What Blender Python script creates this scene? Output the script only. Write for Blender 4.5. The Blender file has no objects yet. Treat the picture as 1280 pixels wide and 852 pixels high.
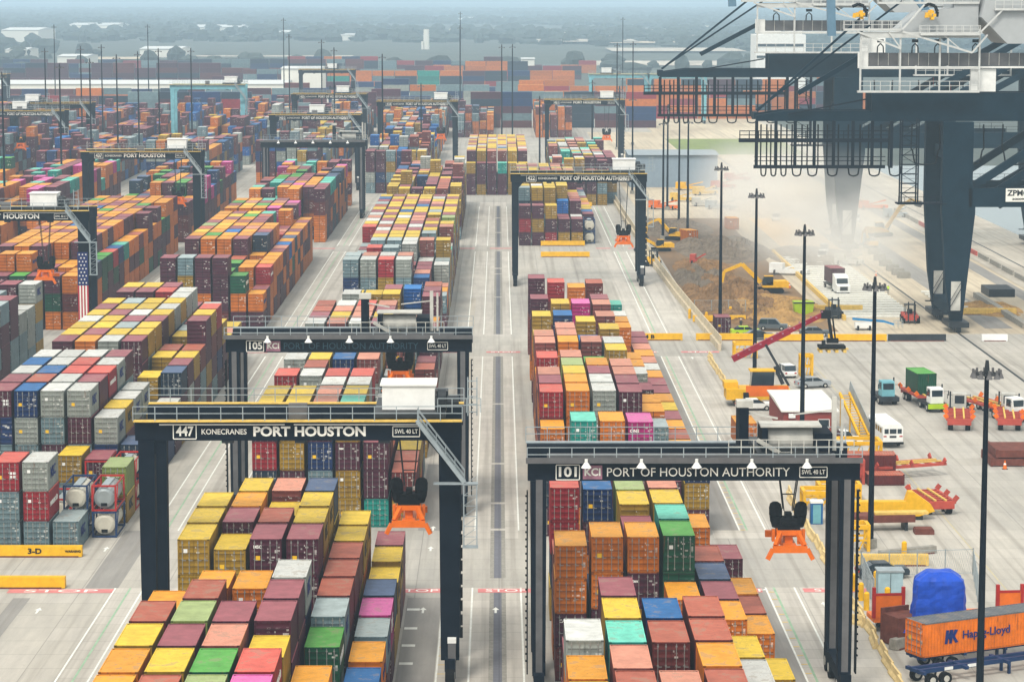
import bpy, math, random, re
from mathutils import Vector, Matrix
random.seed(7)
D = bpy.data
sc = bpy.context.scene
COL = sc.collection
R = math.radians
# ------------------------------------------------------------------ camera
F, H = 3340.0, 52.8
PIT = math.atan(430.3 / F); PSI = math.atan(16.6 * math.cos(PIT) / F)
cp, sp = math.cos(PIT), math.sin(PIT); c_, s_ = math.cos(PSI), math.sin(PSI)
FW = Vector((s_ * cp, c_ * cp, -sp)); RT = Vector((c_, -s_, 0)); UP = RT.cross(FW)
CAM = Vector((0, 0, H))
cam = D.objects.new('camera', D.cameras.new('camera')); COL.objects.link(cam)
cam.matrix_world = Matrix(((RT.x, UP.x, -FW.x, 0), (RT.y, UP.y, -FW.y, 0), (RT.z, UP.z, -FW.z, H), (0, 0, 0, 1)))
cam.data.sensor_width = 36; cam.data.lens = F / 1280 * 36
cam.data.clip_start = 1; cam.data.clip_end = 40000
sc.camera = cam
def at(px, py, h=0.0):
    """pixel of the reference photograph -> world x, y at height h"""
    d = FW * F + RT * (px - 640) - UP * (py - 426)
    q = CAM + d * ((h - H) / d.z)
    return q.x, q.y
def proj(x, y, z):
    d = Vector((x, y, z)) - CAM; w = d.dot(FW)
    return 640 + F * d.dot(RT) / w, 426 - F * d.dot(UP) / w, F / w
# ------------------------------------------------------------------ world, sun, exposure
EL, ROT = 52, 200
w = D.worlds.new('World'); sc.world = w; w.use_nodes = True
nt = w.node_tree; nt.nodes.clear()
sky = nt.nodes.new('ShaderNodeTexSky'); sky.sky_type = 'NISHITA'; sky.sun_disc = False
sky.sun_elevation = R(EL); sky.sun_rotation = R(ROT); sky.dust_density = 4; sky.air_density = 1.0; sky.ozone_density = 1.0
hs = nt.nodes.new('ShaderNodeHueSaturation'); hs.inputs['Saturation'].default_value = 0.3
mixs = nt.nodes.new('ShaderNodeMix'); mixs.data_type = 'RGBA'; mixs.inputs[0].default_value = 0.78
mixs.inputs[7].default_value = (6.7, 6.8, 6.5, 1)
bg = nt.nodes.new('ShaderNodeBackground'); bg.inputs[1].default_value = 0.12
wo = nt.nodes.new('ShaderNodeOutputWorld')
nt.links.new(sky.outputs[0], hs.inputs['Color']); nt.links.new(hs.outputs[0], mixs.inputs[6])
nt.links.new(mixs.outputs[2], bg.inputs[0]); nt.links.new(bg.outputs[0], wo.inputs[0])
sl = D.lights.new('sun', 'SUN'); sl.energy = 1.5; sl.angle = R(14); sl.color = (1, 0.94, 0.84)
sun = D.objects.new('sun', sl); COL.objects.link(sun)
# light arrives from behind and above the camera, slightly from the left
az = R(ROT)
sd = Vector((math.sin(az) * math.cos(R(EL)), math.cos(az) * math.cos(R(EL)), math.sin(R(EL))))
sun.rotation_euler = sd.to_track_quat('Z', 'Y').to_euler()
vs = sc.view_settings
vs.view_transform = 'Standard'; vs.look = 'None'; vs.gamma = 1; vs.use_curve_mapping = False; vs.exposure = 0.68
sc.cycles.volume_bounces = 2; sc.cycles.max_bounces = 5; sc.cycles.diffuse_bounces = 1
sc.cycles.use_denoising = True
# ------------------------------------------------------------------ helpers
def lin(h):
    h = h.lstrip('#'); o = []
    for i in (0, 2, 4):
        v = int(h[i:i + 2], 16) / 255
        o.append(v / 12.92 if v <= .04045 else ((v + .055) / 1.055) ** 2.4)
    return (o[0], o[1], o[2], 1)
MATS = {}
def mat(name, col, rough=0.6, metal=0.0, var=0.18, scale=0.8, bump=0.0, emis=None, streak=False, spec=None):
    if name in MATS: return MATS[name]
    m = D.materials.new(name); m.use_nodes = True; t = m.node_tree; n = t.nodes
    b = n['Principled BSDF']; b.inputs['Roughness'].default_value = rough; b.inputs['Metallic'].default_value = metal; b.inputs['Specular IOR Level'].default_value = .5 if rough < .4 else .18
    if spec is not None: b.inputs['Specular IOR Level'].default_value = spec
    c = lin(col) if isinstance(col, str) else col
    tc = n.new('ShaderNodeTexCoord'); mp = n.new('ShaderNodeMapping')
    if streak: mp.inputs['Scale'].default_value = (1, 1, 0.15)
    t.links.new(tc.outputs['Object'], mp.inputs[0])
    nz = n.new('ShaderNodeTexNoise'); nz.inputs['Scale'].default_value = scale; nz.inputs['Detail'].default_value = 5
    nz.inputs['Roughness'].default_value = .65
    t.links.new(mp.outputs[0], nz.inputs['Vector'])
    rp = n.new('ShaderNodeValToRGB'); rp.color_ramp.elements[0].position = .3; rp.color_ramp.elements[1].position = .72
    d = tuple(max(0, x * (1 - var)) for x in c[:3]) + (1,); l = tuple(min(1, x * (1 + var) + var * .02) for x in c[:3]) + (1,)
    rp.color_ramp.elements[0].color = d; rp.color_ramp.elements[1].color = l
    t.links.new(nz.outputs[0], rp.inputs[0]); t.links.new(rp.outputs[0], b.inputs['Base Color'])
    if bump:
        bp = n.new('ShaderNodeBump'); bp.inputs['Strength'].default_value = bump; bp.inputs['Distance'].default_value = .1
        t.links.new(nz.outputs[0], bp.inputs['Height']); t.links.new(bp.outputs[0], b.inputs['Normal'])
    if emis:
        b.inputs['Emission Color'].default_value = lin(emis); b.inputs['Emission Strength'].default_value = 1
    MATS[name] = m; return m
class MB:
    def __init__(s): s.v = []; s.f = []; s.mi = []
    def box(s, x0, x1, y0, y1, z0, z1, mi=0):
        b = len(s.v)
        s.v += [(x0, y0, z0), (x1, y0, z0), (x1, y1, z0), (x0, y1, z0), (x0, y0, z1), (x1, y0, z1), (x1, y1, z1), (x0, y1, z1)]
        for q in ((0, 3, 2, 1), (4, 5, 6, 7), (0, 1, 5, 4), (1, 2, 6, 5), (2, 3, 7, 6), (3, 0, 4, 7)):
            s.f.append(tuple(b + i for i in q)); s.mi.append(mi)
        return s
    def cbox(s, cx, cy, cz, sx, sy, sz, mi=0):
        return s.box(cx - sx / 2, cx + sx / 2, cy - sy / 2, cy + sy / 2, cz - sz / 2, cz + sz / 2, mi)
    def bar(s, a, b, wd, ht=None, mi=0, w2=None, h2=None):
        a = Vector(a); b = Vector(b); ht = ht or wd; w2 = w2 or wd; h2 = h2 or ht
        d = (b - a).normalized(); u = Vector((0, 0, 1)) if abs(d.z) < .95 else Vector((0, 1, 0))
        r = d.cross(u).normalized(); u = r.cross(d)
        k = len(s.v)
        for p, ww, hh in ((a, wd, ht), (b, w2, h2)):
            for i, j in ((-1, -1), (1, -1), (1, 1), (-1, 1)):
                s.v.append(tuple(p + r * i * ww / 2 + u * j * hh / 2))
        for q in ((3, 2, 1, 0), (4, 5, 6, 7), (0, 1, 5, 4), (1, 2, 6, 5), (2, 3, 7, 6), (3, 0, 4, 7)):
            s.f.append(tuple(k + i for i in q)); s.mi.append(mi)
        return s
    def cyl(s, a, b, r, n=10, mi=0, r2=None, cap=True):
        a = Vector(a); b = Vector(b); r2 = r if r2 is None else r2
        d = (b - a).normalized(); u = Vector((0, 0, 1)) if abs(d.z) < .95 else Vector((0, 1, 0))
        x = d.cross(u).normalized(); y = x.cross(d); k = len(s.v)
        for p, rr in ((a, r), (b, r2)):
            for i in range(n):
                t = 2 * math.pi * i / n; s.v.append(tuple(p + x * math.cos(t) * rr + y * math.sin(t) * rr))
        for i in range(n):
            j = (i + 1) % n; s.f.append((k + i, k + n + i, k + n + j, k + j)); s.mi.append(mi)
        if cap:
            s.f.append(tuple(k + i for i in range(n))); s.mi.append(mi)
            s.f.append(tuple(k + n + i for i in range(n))[::-1]); s.mi.append(mi)
        return s
    def prism(s, pts, y0, y1, mi=0, axis='y'):
        """outline pts in (a, z) extruded along axis"""
        k = len(s.v); n = len(pts)
        for y in (y0, y1):
            for a, z in pts: s.v.append((a, y, z) if axis == 'y' else (y, a, z))
        s.f.append(tuple(k + i for i in range(n))); s.mi.append(mi)
        s.f.append(tuple(k + n + i for i in range(n))[::-1]); s.mi.append(mi)
        for i in range(n):
            j = (i + 1) % n; s.f.append((k + i, k + n + i, k + n + j, k + j)); s.mi.append(mi)
        return s
    def tube(s, pts, r, n=6, mi=0):
        for a, b in zip(pts, pts[1:]): s.cyl(a, b, r, n, mi)
        return s
    def mesh(s, name, mats, smooth=False):
        me = D.meshes.new(name); me.from_pydata(s.v, [], s.f)
        for m in (mats if isinstance(mats, (list, tuple)) else [mats]): me.materials.append(m)
        me.polygons.foreach_set('material_index', s.mi)
        if smooth: me.polygons.foreach_set('use_smooth', [True] * len(s.f))
        me.validate(); me.update(); return me
    def obj(s, name, mats, parent=None, loc=(0, 0, 0), rz=0, smooth=False):
        return link(name, s.mesh(name, mats, smooth), parent, loc, rz)
def link(name, me, parent=None, loc=(0, 0, 0), rz=0):
    o = D.objects.new(name, me); COL.objects.link(o); o.location = loc; o.rotation_euler[2] = rz
    if parent: o.parent = parent
    return o
def tag(o, label=None, cat=None, group=None, kind=None):
    if label: o['label'] = label
    if cat: o['category'] = cat
    if group: o['group'] = group
    if kind: o['kind'] = kind
    return o
def thing(name, label, cat, loc=(0, 0, 0), rz=0, group=None):
    o = D.objects.new(name, None); COL.objects.link(o); o.empty_display_size = .3
    o.location = loc; o.rotation_euler[2] = rz
    return tag(o, label, cat, group)
def dup(root, loc, rz=0, label=None, scale=None):
    r = root.copy(); COL.objects.link(r); r.location = loc; r.rotation_euler[2] = rz
    if label: r['label'] = label
    if scale: r.scale = scale
    def rec(src, dst):
        for ch in list(src.children):
            c = ch.copy(); COL.objects.link(c); c.parent = dst; rec(ch, c)
    rec(root, r); return r
TXT = {}
def text_mesh(s, size, mt, bold=0.0, ext=0.01, space=1.0):
    k = (s, size, mt.name, bold)
    if k in TXT: return TXT[k]
    cu = D.curves.new('lettering', 'FONT'); cu.body = s; cu.size = size; cu.align_x = 'CENTER'; cu.align_y = 'CENTER'
    cu.offset = bold; cu.extrude = ext; cu.resolution_u = 3; cu.space_character = space
    o = D.objects.new('tmp', cu); COL.objects.link(o); bpy.context.view_layer.update()
    dg = bpy.context.evaluated_depsgraph_get()
    me = D.meshes.new_from_object(o.evaluated_get(dg)); me.materials.clear(); me.materials.append(mt)
    D.objects.remove(o); TXT[k] = me; return me
def sign_text(s, size, mt, parent, loc, face='front', bold=0.0, sx=1.0, name='lettering'):
    o = link(name, text_mesh(s, size, mt, bold), parent, loc)
    o.rotation_euler = {'front': (R(90), 0, 0), 'right': (R(90), 0, R(90)), 'left': (R(90), 0, R(-90)), 'floor': (0, 0, 0)}[face]
    o.scale = (sx, 1, 1); return o

# ------------------------------------------------------------------ materials
M_white = mat('white_paint', '#E4E4E0', .55, var=.10)
M_cwhite = mat('crane_white', '#C2C3C0', .6, var=.12)
M_dwhite = mat('dull_white_paint', '#B8B6AE', .6, var=.2)
M_crane = mat('crane_navy_paint', '#03101E', .7, spec=.05, var=.25, scale=.3)
M_crane2 = mat('crane_black_paint', '#04101C', .7, spec=.05, var=.3, scale=.3)
M_galv = mat('galvanised_steel', '#9AA4A8', .5, .3, var=.2)
M_conc = mat('grey_concrete', '#8F8B82', .9, var=.25, scale=2)
M_legcon = mat('grey_primer', '#5E5D5E', .8, var=.2, scale=.7)
M_yel = mat('safety_yellow', '#E2AC12', .55, var=.15, scale=1.5)
M_yel2 = mat('faded_yellow', '#D6B25A', .8, var=.22, scale=2)
M_black = mat('black_rubber', '#0A0B0E', .8, spec=.08, var=.3)
M_orange = mat('machine_orange', '#DE6A10', .5, var=.15)
M_red = mat('machine_red', '#A8201C', .5, var=.2)
M_redf = mat('faded_red', '#B0483A', .6, var=.25)
M_magred = mat('boom_crimson', '#8C0C28', .45, var=.15)
M_blue = mat('tarp_blue', '#0F46B4', .45, var=.3, scale=.7, bump=.6)
M_dblue = mat('chassis_blue', '#15335C', .5, var=.25)
M_glass = mat('dark_glass', '#1A2A34', .12, var=.2)
M_teal = mat('teal_paint', '#6FA9B4', .5, var=.2)
M_lime = mat('lime_paint', '#A8C81A', .5, var=.12)
M_skin = mat('skin', '#A87858', .6, var=.1)
M_hivis = mat('hi_vis_yellow', '#C8F01C', .7, var=.05)
M_dark = mat('dark_steel', '#2B2F33', .5, .3, var=.3)
M_rust = mat('rusty_steel', '#6A382C', .8, var=.35, scale=1.5)
M_brick = mat('red_wall_panel', '#8E3E36', .75, var=.15)
M_roofw = mat('pale_roof', '#DCDAD2', .7, var=.06)
M_soil = mat('dug_soil', '#7A5C3A', .95, var=.5, scale=.35, bump=1.0)
M_haulgreen = mat('container_green', '#1E7A3A', .5, var=.1)
M_grey = mat('car_grey', '#5D666C', .35, .4, var=.1)
M_navycar = mat('car_dark', '#28343E', .3, .3, var=.1)
M_silver = mat('car_silver', '#A8AEB2', .35, .3, var=.08)
M_pink = mat('sign_mauve', '#9A6C7E', .6, var=.08)
M_letter = mat('white_lettering', '#E8E6DE', .6, var=.04)
M_dletter = mat('dark_blue_lettering', '#152A6A', .6, var=.04)
M_bletter = mat('black_lettering', '#1A1A1A', .6, var=.04)

def ground_mat(name, base, patch, joints=True, line=(7.5, 4.6), seed=0, rough=.9):
    m = D.materials.new(name); m.use_nodes = True; t = m.node_tree; n = t.nodes; L = t.links.new
    b = n['Principled BSDF']; b.inputs['Roughness'].default_value = rough; b.inputs['Specular IOR Level'].default_value = .2
    g = n.new('ShaderNodeNewGeometry')
    n1 = n.new('ShaderNodeTexNoise'); n1.inputs['Scale'].default_value = .035; n1.inputs['Detail'].default_value = 6; n1.inputs['Roughness'].default_value = .6
    mp = n.new('ShaderNodeMapping'); mp.inputs['Location'].default_value = (seed, seed, 0); mp.inputs['Scale'].default_value = (1, .35, 1)
    L(g.outputs['Position'], mp.inputs[0]); L(mp.outputs[0], n1.inputs['Vector'])
    n2 = n.new('ShaderNodeTexNoise'); n2.inputs['Scale'].default_value = .9; n2.inputs['Detail'].default_value = 7; n2.inputs['Roughness'].default_value = .7
    mp2 = n.new('ShaderNodeMapping'); mp2.inputs['Scale'].default_value = (1, .12, 1)
    L(g.outputs['Position'], mp2.inputs[0]); L(mp2.outputs[0], n2.inputs['Vector'])
    r1 = n.new('ShaderNodeValToRGB'); r1.color_ramp.elements[0].position = .38; r1.color_ramp.elements[1].position = .62
    r1.color_ramp.elements[0].color = lin(patch); r1.color_ramp.elements[1].color = lin(base)
    L(n1.outputs[0], r1.inputs[0])
    mx = n.new('ShaderNodeMix'); mx.data_type = 'RGBA'; mx.blend_type = 'OVERLAY'; mx.inputs[0].default_value = .5
    L(r1.outputs[0], mx.inputs[6])
    r2 = n.new('ShaderNodeValToRGB'); r2.color_ramp.elements[0].position = .3; r2.color_ramp.elements[1].position = .7
    r2.color_ramp.elements[0].color = (.36, .36, .37, 1); r2.color_ramp.elements[1].color = (.60, .60, .59, 1)
    L(n2.outputs[0], r2.inputs[0]); L(r2.outputs[0], mx.inputs[7])
    out = mx.outputs[2]
    if joints:
        br = n.new('ShaderNodeTexBrick'); br.offset = 0; br.inputs['Scale'].default_value = 1
        br.inputs['Brick Width'].default_value = line[0]; br.inputs['Row Height'].default_value = line[1]
        br.inputs['Mortar Size'].default_value = .05; br.inputs['Mortar Smooth'].default_value = .3
        br.inputs['Color1'].default_value = (.56, .56, .56, 1); br.inputs['Color2'].default_value = (.47, .47, .46, 1); br.inputs['Mortar'].default_value = (.26, .26, .26, 1)
        L(g.outputs['Position'], br.inputs['Vector'])
        m2 = n.new('ShaderNodeMix'); m2.data_type = 'RGBA'; m2.blend_type = 'OVERLAY'; m2.inputs[0].default_value = .6
        L(out, m2.inputs[6]); L(br.outputs[0], m2.inputs[7]); out = m2.outputs[2]
    n3 = n.new('ShaderNodeTexNoise'); n3.inputs['Scale'].default_value = 1; n3.inputs['Detail'].default_value = 3
    mp3 = n.new('ShaderNodeMapping'); mp3.inputs['Scale'].default_value = (1.1, .012, 1); L(g.outputs['Position'], mp3.inputs[0]); L(mp3.outputs[0], n3.inputs['Vector'])
    r3 = n.new('ShaderNodeMapRange'); r3.inputs[1].default_value = .50; r3.inputs[2].default_value = .66; r3.inputs[3].default_value = 0; r3.inputs[4].default_value = .34; L(n3.outputs[0], r3.inputs[0])
    n4 = n.new('ShaderNodeTexNoise'); n4.inputs['Scale'].default_value = .55; n4.inputs['Detail'].default_value = 8; n4.inputs['Roughness'].default_value = .75; L(g.outputs['Position'], n4.inputs['Vector'])
    r4 = n.new('ShaderNodeMapRange'); r4.inputs[1].default_value = .60; r4.inputs[2].default_value = .78; r4.inputs[3].default_value = 0; r4.inputs[4].default_value = .5; L(n4.outputs[0], r4.inputs[0])
    for rr in (r3, r4):
        m3 = n.new('ShaderNodeMix'); m3.data_type = 'RGBA'; L(rr.outputs[0], m3.inputs[0]); L(out, m3.inputs[6]); m3.inputs[7].default_value = lin('#6E665C'); out = m3.outputs[2]
    L(out, b.inputs['Base Color'])
    return m
M_yard = ground_mat('yard_concrete', '#B2ACA2', '#A19D96')
M_lane = ground_mat('lane_concrete', '#BEB8AE', '#B0AAA2', line=(9.0, 3.0), seed=3)
M_asph = ground_mat('worn_asphalt', '#96928C', '#86837F', joints=False, seed=9)
M_strip = ground_mat('dark_strip', '#74747C', '#66676F', joints=True, line=(.5, .5), seed=2)
M_dust = ground_mat('dusty_ground', '#C9BCA4', '#AFA08A', joints=False, seed=5)
M_dirt = ground_mat('dirt_ground', '#8A6E4E', '#6A5642', joints=False, seed=6)
M_land = ground_mat('far_land', '#4E5650', '#444C46', joints=False, seed=11)
M_grass = ground_mat('grass_ground', '#7E8A4C', '#6E7A48', joints=False, seed=12)
M_quay = ground_mat('quay_concrete', '#C2BAAC', '#A49C90', line=(12, 6), seed=8)
M_paint = mat('white_road_paint', '#DEDED6', .7, var=.12, scale=1.2)
M_gpaint = mat('green_road_paint', '#93B093', .8, var=.2, scale=.6)
M_ypaint = mat('yellow_road_paint', '#D0B468', .8, var=.2, scale=.8)
M_rpaint = mat('red_road_paint', '#C97C7A', .8, var=.2, scale=.8)
def water_mat():
    m = D.materials.new('harbour_water'); m.use_nodes = True; t = m.node_tree; n = t.nodes; b = n['Principled BSDF']
    b.inputs['Base Color'].default_value = lin('#5C6E70'); b.inputs['Roughness'].default_value = .22
    g = n.new('ShaderNodeNewGeometry'); nz = n.new('ShaderNodeTexNoise'); nz.inputs['Scale'].default_value = .8; nz.inputs['Detail'].default_value = 5
    bp = n.new('ShaderNodeBump'); bp.inputs['Strength'].default_value = .35; bp.inputs['Distance'].default_value = .3
    t.links.new(g.outputs['Position'], nz.inputs['Vector']); t.links.new(nz.outputs[0], bp.inputs['Height']); t.links.new(bp.outputs[0], b.inputs['Normal'])
    return m
M_water = water_mat()
# ------------------------------------------------------------------ ground
def sheet(name, x0, x1, y0, y1, z, m, label=None, kind='structure', poly=None):
    b = MB()
    if poly:
        b.v = [(x, y, z) for x, y in poly]; b.f = [tuple(range(len(poly)))]; b.mi = [0]
    else:
        b.v = [(x0, y0, z), (x1, y0, z), (x1, y1, z), (x0, y1, z)]; b.f = [(0, 1, 2, 3)]; b.mi = [0]
    o = b.obj(name, m); o['kind'] = kind
    return o
sheet('ground', -5500, 5500, -100, 22500, -.02, M_land)
sheet('yard_pavement', -420, 116, -60, 1480, 0, M_yard)
sheet('water', 116, 3000, 300, 840, .002, M_water)
sheet('quay', 96, 116, -60, 1480, .006, M_quay)
for xs in (0, -29.6, -59.2, -88.8):                      # truck lanes beside the runways
    sheet('road', xs - 4.9 if xs == 0 else xs - 4.9, xs + 1.9, 60, 236, .004, M_lane)
    sheet('road', xs - 4.9, xs + 1.9, 258, 392, .004, M_lane)
    sheet('road', xs - 4.9, xs + 1.9, 416, 556, .004, M_lane)
    sheet('road', xs - 4.9, xs + 1.9, 570, 690, .004, M_lane)
sheet('road', 21.2, 31, 60, 236, .004, M_lane); sheet('road', 21.2, 31, 258, 392, .004, M_lane); sheet('road', 21.2, 31, 416, 556, .004, M_lane)
for xs, ys in ((-8.2, ((150, 232), (262, 300))), (-37.4, ((236, 262),)), (20.9, ((150, 236), (262, 392)))):
    for y0, y1 in ys: sheet('pavement_patch', xs + .1, xs + 3.1, y0, y1, .009, M_asph)
sheet('road', -43.0, -41.5, 60, 232, .010, M_asph)
for y0, y1 in ((60, 234), (240, 262), (263, 276), (277, 300), (301, 345), (346, 392), (418, 470), (471, 510), (511, 520), (522, 556), (566, 600), (602, 640), (642, 678)):
    sheet('drain_strip', -.47, .22, y0, y1, .012, M_strip)
    sheet('drain_kerb', -.85, -.47, y0, y1, .010, M_conc); sheet('drain_kerb', .22, .6, y0, y1, .010, M_conc)
def vline(x, y0, y1, wd=.16, m=M_paint, z=.014): sheet('road_marking', x - wd / 2, x + wd / 2, y0, y1, z, m)
for y0, y1 in ((60, 236), (262, 392), (418, 556), (568, 676)):
    for xc in (0, -29.6, -59.2, -88.8):
        vline(xc - 4.95, y0, y1); vline(xc - 2.4, y0, y1)
        vline(xc + 1.95, y0, y1)
    vline(24.0, y0, y1); vline(26.6, y0, y1)
    vline(24.75, y0, y1, .2, M_gpaint); vline(-33.2, y0, y1, .18, M_gpaint)
    y = y0
    while y < min(y1, 470):
        sheet('road_marking', 24.1, 24.6, y, y + .25, .016, M_ypaint); sheet('road_marking', -4.9, -4.0, y, y + .2, .016, M_ypaint); y += 2.9
for y in (234, 396, 562):
    for x0, x1 in ((-1.9, 3.2), (-9.6, -5.1), (-44, -34.6), (20.5, 23.6), (27.3, 33)):
        sheet('stop_marking', x0, x1, y, y + 1.6, .016, M_rpaint)
        if y < 500:
            o = link('stop_lettering', text_mesh('STOP', 2.0, M_letter), None, ((x0 + x1) / 2, y + .8, .02)); o.scale = (.8 if x1 - x0 < 6 else 1.4, .75, .1); tag(o, kind='structure')
for x, y in ((-6.6, 226), (-6.6, 252), (-.3, 226), (-37.9, 252), (-40, 226), (28.5, 228), (28.5, 254), (-6.6, 262), (28.5, 389)):
    b = MB(); b.v = [(-.1, 0, 0), (.1, 0, 0), (.1, 1.2, 0), (.32, 1.2, 0), (0, 2.2, 0), (-.32, 1.2, 0), (-.1, 1.2, 0)]; b.f = [tuple(range(7))]; b.mi = [0]
    tag(b.obj('arrow_marking', M_paint, loc=(x, y, .02)), kind='structure')
for i, y in enumerate((208, 214, 220, 227)):
    sheet('road_marking', -8.0, -6.9, y, y + .8, .018, M_paint)
sheet('ground_dusty', 34.5, 96, 418, 1050, .006, M_dust)
sheet('ground_dirt', 33, 54, 421, 640, .010, M_dirt)
sheet('ground_sand', 60, 72, 560, 640, .012, mat('sand', '#D8B88A', .9, var=.15))
sheet('rail_track', 72.5, 72.9, 60, 1000, .012, M_dark); sheet('rail_track', 103, 103.4, 60, 1000, .012, M_dark)
sheet('asphalt_strip', 78, 82.5, 425, 640, .012, M_asph); sheet('asphalt_strip', 92, 95, 430, 900, .012, M_asph)
sheet('road_marking', 45.5, 45.62, 200, 400, .012, mat('worn_yellow_paint', '#B8AC88', .85, var=.1))
sheet('grass_field', 62, 104, 900, 1050, .014, M_grass); sheet('dusty_road', 20, 60, 780, 1000, .010, M_dust); sheet('dusty_road', 60, 110, 1000, 1180, .018, M_dust)
# ------------------------------------------------------------------ shipping containers
PAL = {  # side colour, roof colour (roofs sun-faded, and painted paler for the sky light on top), spoken name
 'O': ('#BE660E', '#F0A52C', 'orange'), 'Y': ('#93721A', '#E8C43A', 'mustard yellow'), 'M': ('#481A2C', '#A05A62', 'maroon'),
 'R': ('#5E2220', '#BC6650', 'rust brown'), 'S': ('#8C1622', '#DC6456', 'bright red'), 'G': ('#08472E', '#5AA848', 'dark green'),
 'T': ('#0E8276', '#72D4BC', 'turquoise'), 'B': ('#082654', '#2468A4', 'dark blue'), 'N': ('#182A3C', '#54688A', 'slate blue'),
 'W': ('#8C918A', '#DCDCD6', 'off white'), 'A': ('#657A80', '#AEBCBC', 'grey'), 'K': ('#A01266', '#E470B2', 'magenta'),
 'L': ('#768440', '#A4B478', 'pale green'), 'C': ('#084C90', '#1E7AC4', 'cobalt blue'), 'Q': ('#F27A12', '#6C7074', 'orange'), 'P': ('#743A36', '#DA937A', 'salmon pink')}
def container_mat():
    m = D.materials.new('container_steel'); m.use_nodes = True; t = m.node_tree; n = t.nodes; L = t.links.new
    b = n['Principled BSDF']; b.inputs['Roughness'].default_value = .55; b.inputs['Specular IOR Level'].default_value = .18
    at_ = n.new('ShaderNodeAttribute'); at_.attribute_name = 'Col'
    ft = n.new('ShaderNodeAttribute'); ft.attribute_name = 'info'     # R: face kind, G: random
    uv = n.new('ShaderNodeUVMap'); uv.uv_map = 'UVMap'
    sx = n.new('ShaderNodeSeparateXYZ'); L(uv.outputs[0], sx.inputs[0])
    si = n.new('ShaderNodeSeparateColor'); L(ft.outputs['Color'], si.inputs[0])
    def mth(op, a, b_=None, c=None):
        k = n.new('ShaderNodeMath'); k.operation = op
        for i, q in enumerate((a, b_, c)):
            if q is None: continue
            if isinstance(q, (int, float)): k.inputs[i].default_value = q
            else: L(q, k.inputs[i])
        return k.outputs[0]
    U, V, K, RN = sx.outputs[0], sx.outputs[1], si.outputs[0], si.outputs[1]
    isdoor = mth('GREATER_THAN', K, .7); isroof = mth('MULTIPLY', mth('GREATER_THAN', K, .3), mth('LESS_THAN', K, .7)); isside = mth('LESS_THAN', K, .2)
    # corrugation
    wav = mth('SINE', mth('MULTIPLY', U, 2 * math.pi / .29))
    drib = mth('SINE', mth('MULTIPLY', V, 2 * math.pi / .52))
    hgt = mth('ADD', mth('MULTIPLY', wav, mth('SUBTRACT', 1, isdoor)), mth('MULTIPLY', drib, isdoor))
    bp = n.new('ShaderNodeBump'); bp.inputs['Strength'].default_value = .55; bp.inputs['Distance'].default_value = .035
    L(hgt, bp.inputs['Height']); L(bp.outputs[0], b.inputs['Normal'])
    # door seams, rods, and small stencilled marks
    seam = mth('MULTIPLY', isdoor, mth('LESS_THAN', mth('ABSOLUTE', mth('SUBTRACT', U, 1.22)), .03))
    ribs = mth('MULTIPLY', isdoor, mth('GREATER_THAN', drib, .80))
    cu = mth('FLOOR', mth('DIVIDE', U, .24)); cv = mth('FLOOR', mth('DIVIDE', V, .13))
    wn = n.new('ShaderNodeTexWhiteNoise'); wn.noise_dimensions = '3D'
    cb = n.new('ShaderNodeCombineXYZ'); L(cu, cb.inputs[0]); L(cv, cb.inputs[1]); L(mth('MULTIPLY', RN, 517), cb.inputs[2]); L(cb.outputs[0], wn.inputs['Vector'])
    inrow = mth('MULTIPLY', mth('GREATER_THAN', V, .9), mth('LESS_THAN', V, 2.35))
    righth = mth('ADD', mth('MULTIPLY', mth('GREATER_THAN', U, 1.35), .10), .012)
    mark = mth('MULTIPLY', mth('MULTIPLY', isdoor, inrow), mth('LESS_THAN', wn.outputs[0], righth))
    # dirt
    g = n.new('ShaderNodeNewGeometry'); nz = n.new('ShaderNodeTexNoise'); nz.inputs['Scale'].default_value = .9; nz.inputs['Detail'].default_value = 6; nz.inputs['Roughness'].default_value = .7
    L(g.outputs['Position'], nz.inputs['Vector'])
    st = n.new('ShaderNodeTexNoise'); st.inputs['Scale'].default_value = 1; st.inputs['Detail'].default_value = 4
    mp = n.new('ShaderNodeMapping'); mp.inputs['Scale'].default_value = (5, 5, .5); L(g.outputs['Position'], mp.inputs[0]); L(mp.outputs[0], st.inputs['Vector'])
    dr = n.new('ShaderNodeMapRange'); dr.inputs[1].default_value = .35; dr.inputs[2].default_value = .75; dr.inputs[3].default_value = .70; dr.inputs[4].default_value = 1.14
    L(nz.outputs[0], dr.inputs[0])
    m1 = n.new('ShaderNodeMix'); m1.data_type = 'RGBA'; m1.blend_type = 'MULTIPLY'; m1.inputs[0].default_value = 1
    L(at_.outputs['Color'], m1.inputs[6])
    vv = n.new('ShaderNodeCombineColor'); [L(dr.outputs[0], vv.inputs[i]) for i in range(3)]; L(vv.outputs[0], m1.inputs[7])
    def mixc(a, fac, colr):
        k = n.new('ShaderNodeMix'); k.data_type = 'RGBA'; L(fac, k.inputs[0]); L(a, k.inputs[6]); k.inputs[7].default_value = colr; return k.outputs[2]
    rustf = mth('MULTIPLY', mth('GREATER_THAN', st.outputs[0], .66), mth('MULTIPLY', .45, mth('GREATER_THAN', RN, .45)))
    o = mixc(m1.outputs[2], rustf, lin('#6A3A22'))
    rfd = mth('MULTIPLY', isroof, mth('MULTIPLY', mth('GREATER_THAN', nz.outputs[0], .57), mth('MULTIPLY', .5, mth('GREATER_THAN', RN, .3))))
    o = mixc(o, rfd, lin('#8A7A68'))
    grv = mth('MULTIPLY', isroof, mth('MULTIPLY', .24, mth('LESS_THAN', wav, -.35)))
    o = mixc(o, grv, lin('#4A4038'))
    o = mixc(o, mth('MULTIPLY', ribs, .5), lin('#201A18'))
    o = mixc(o, seam, lin('#15120F'))
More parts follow.
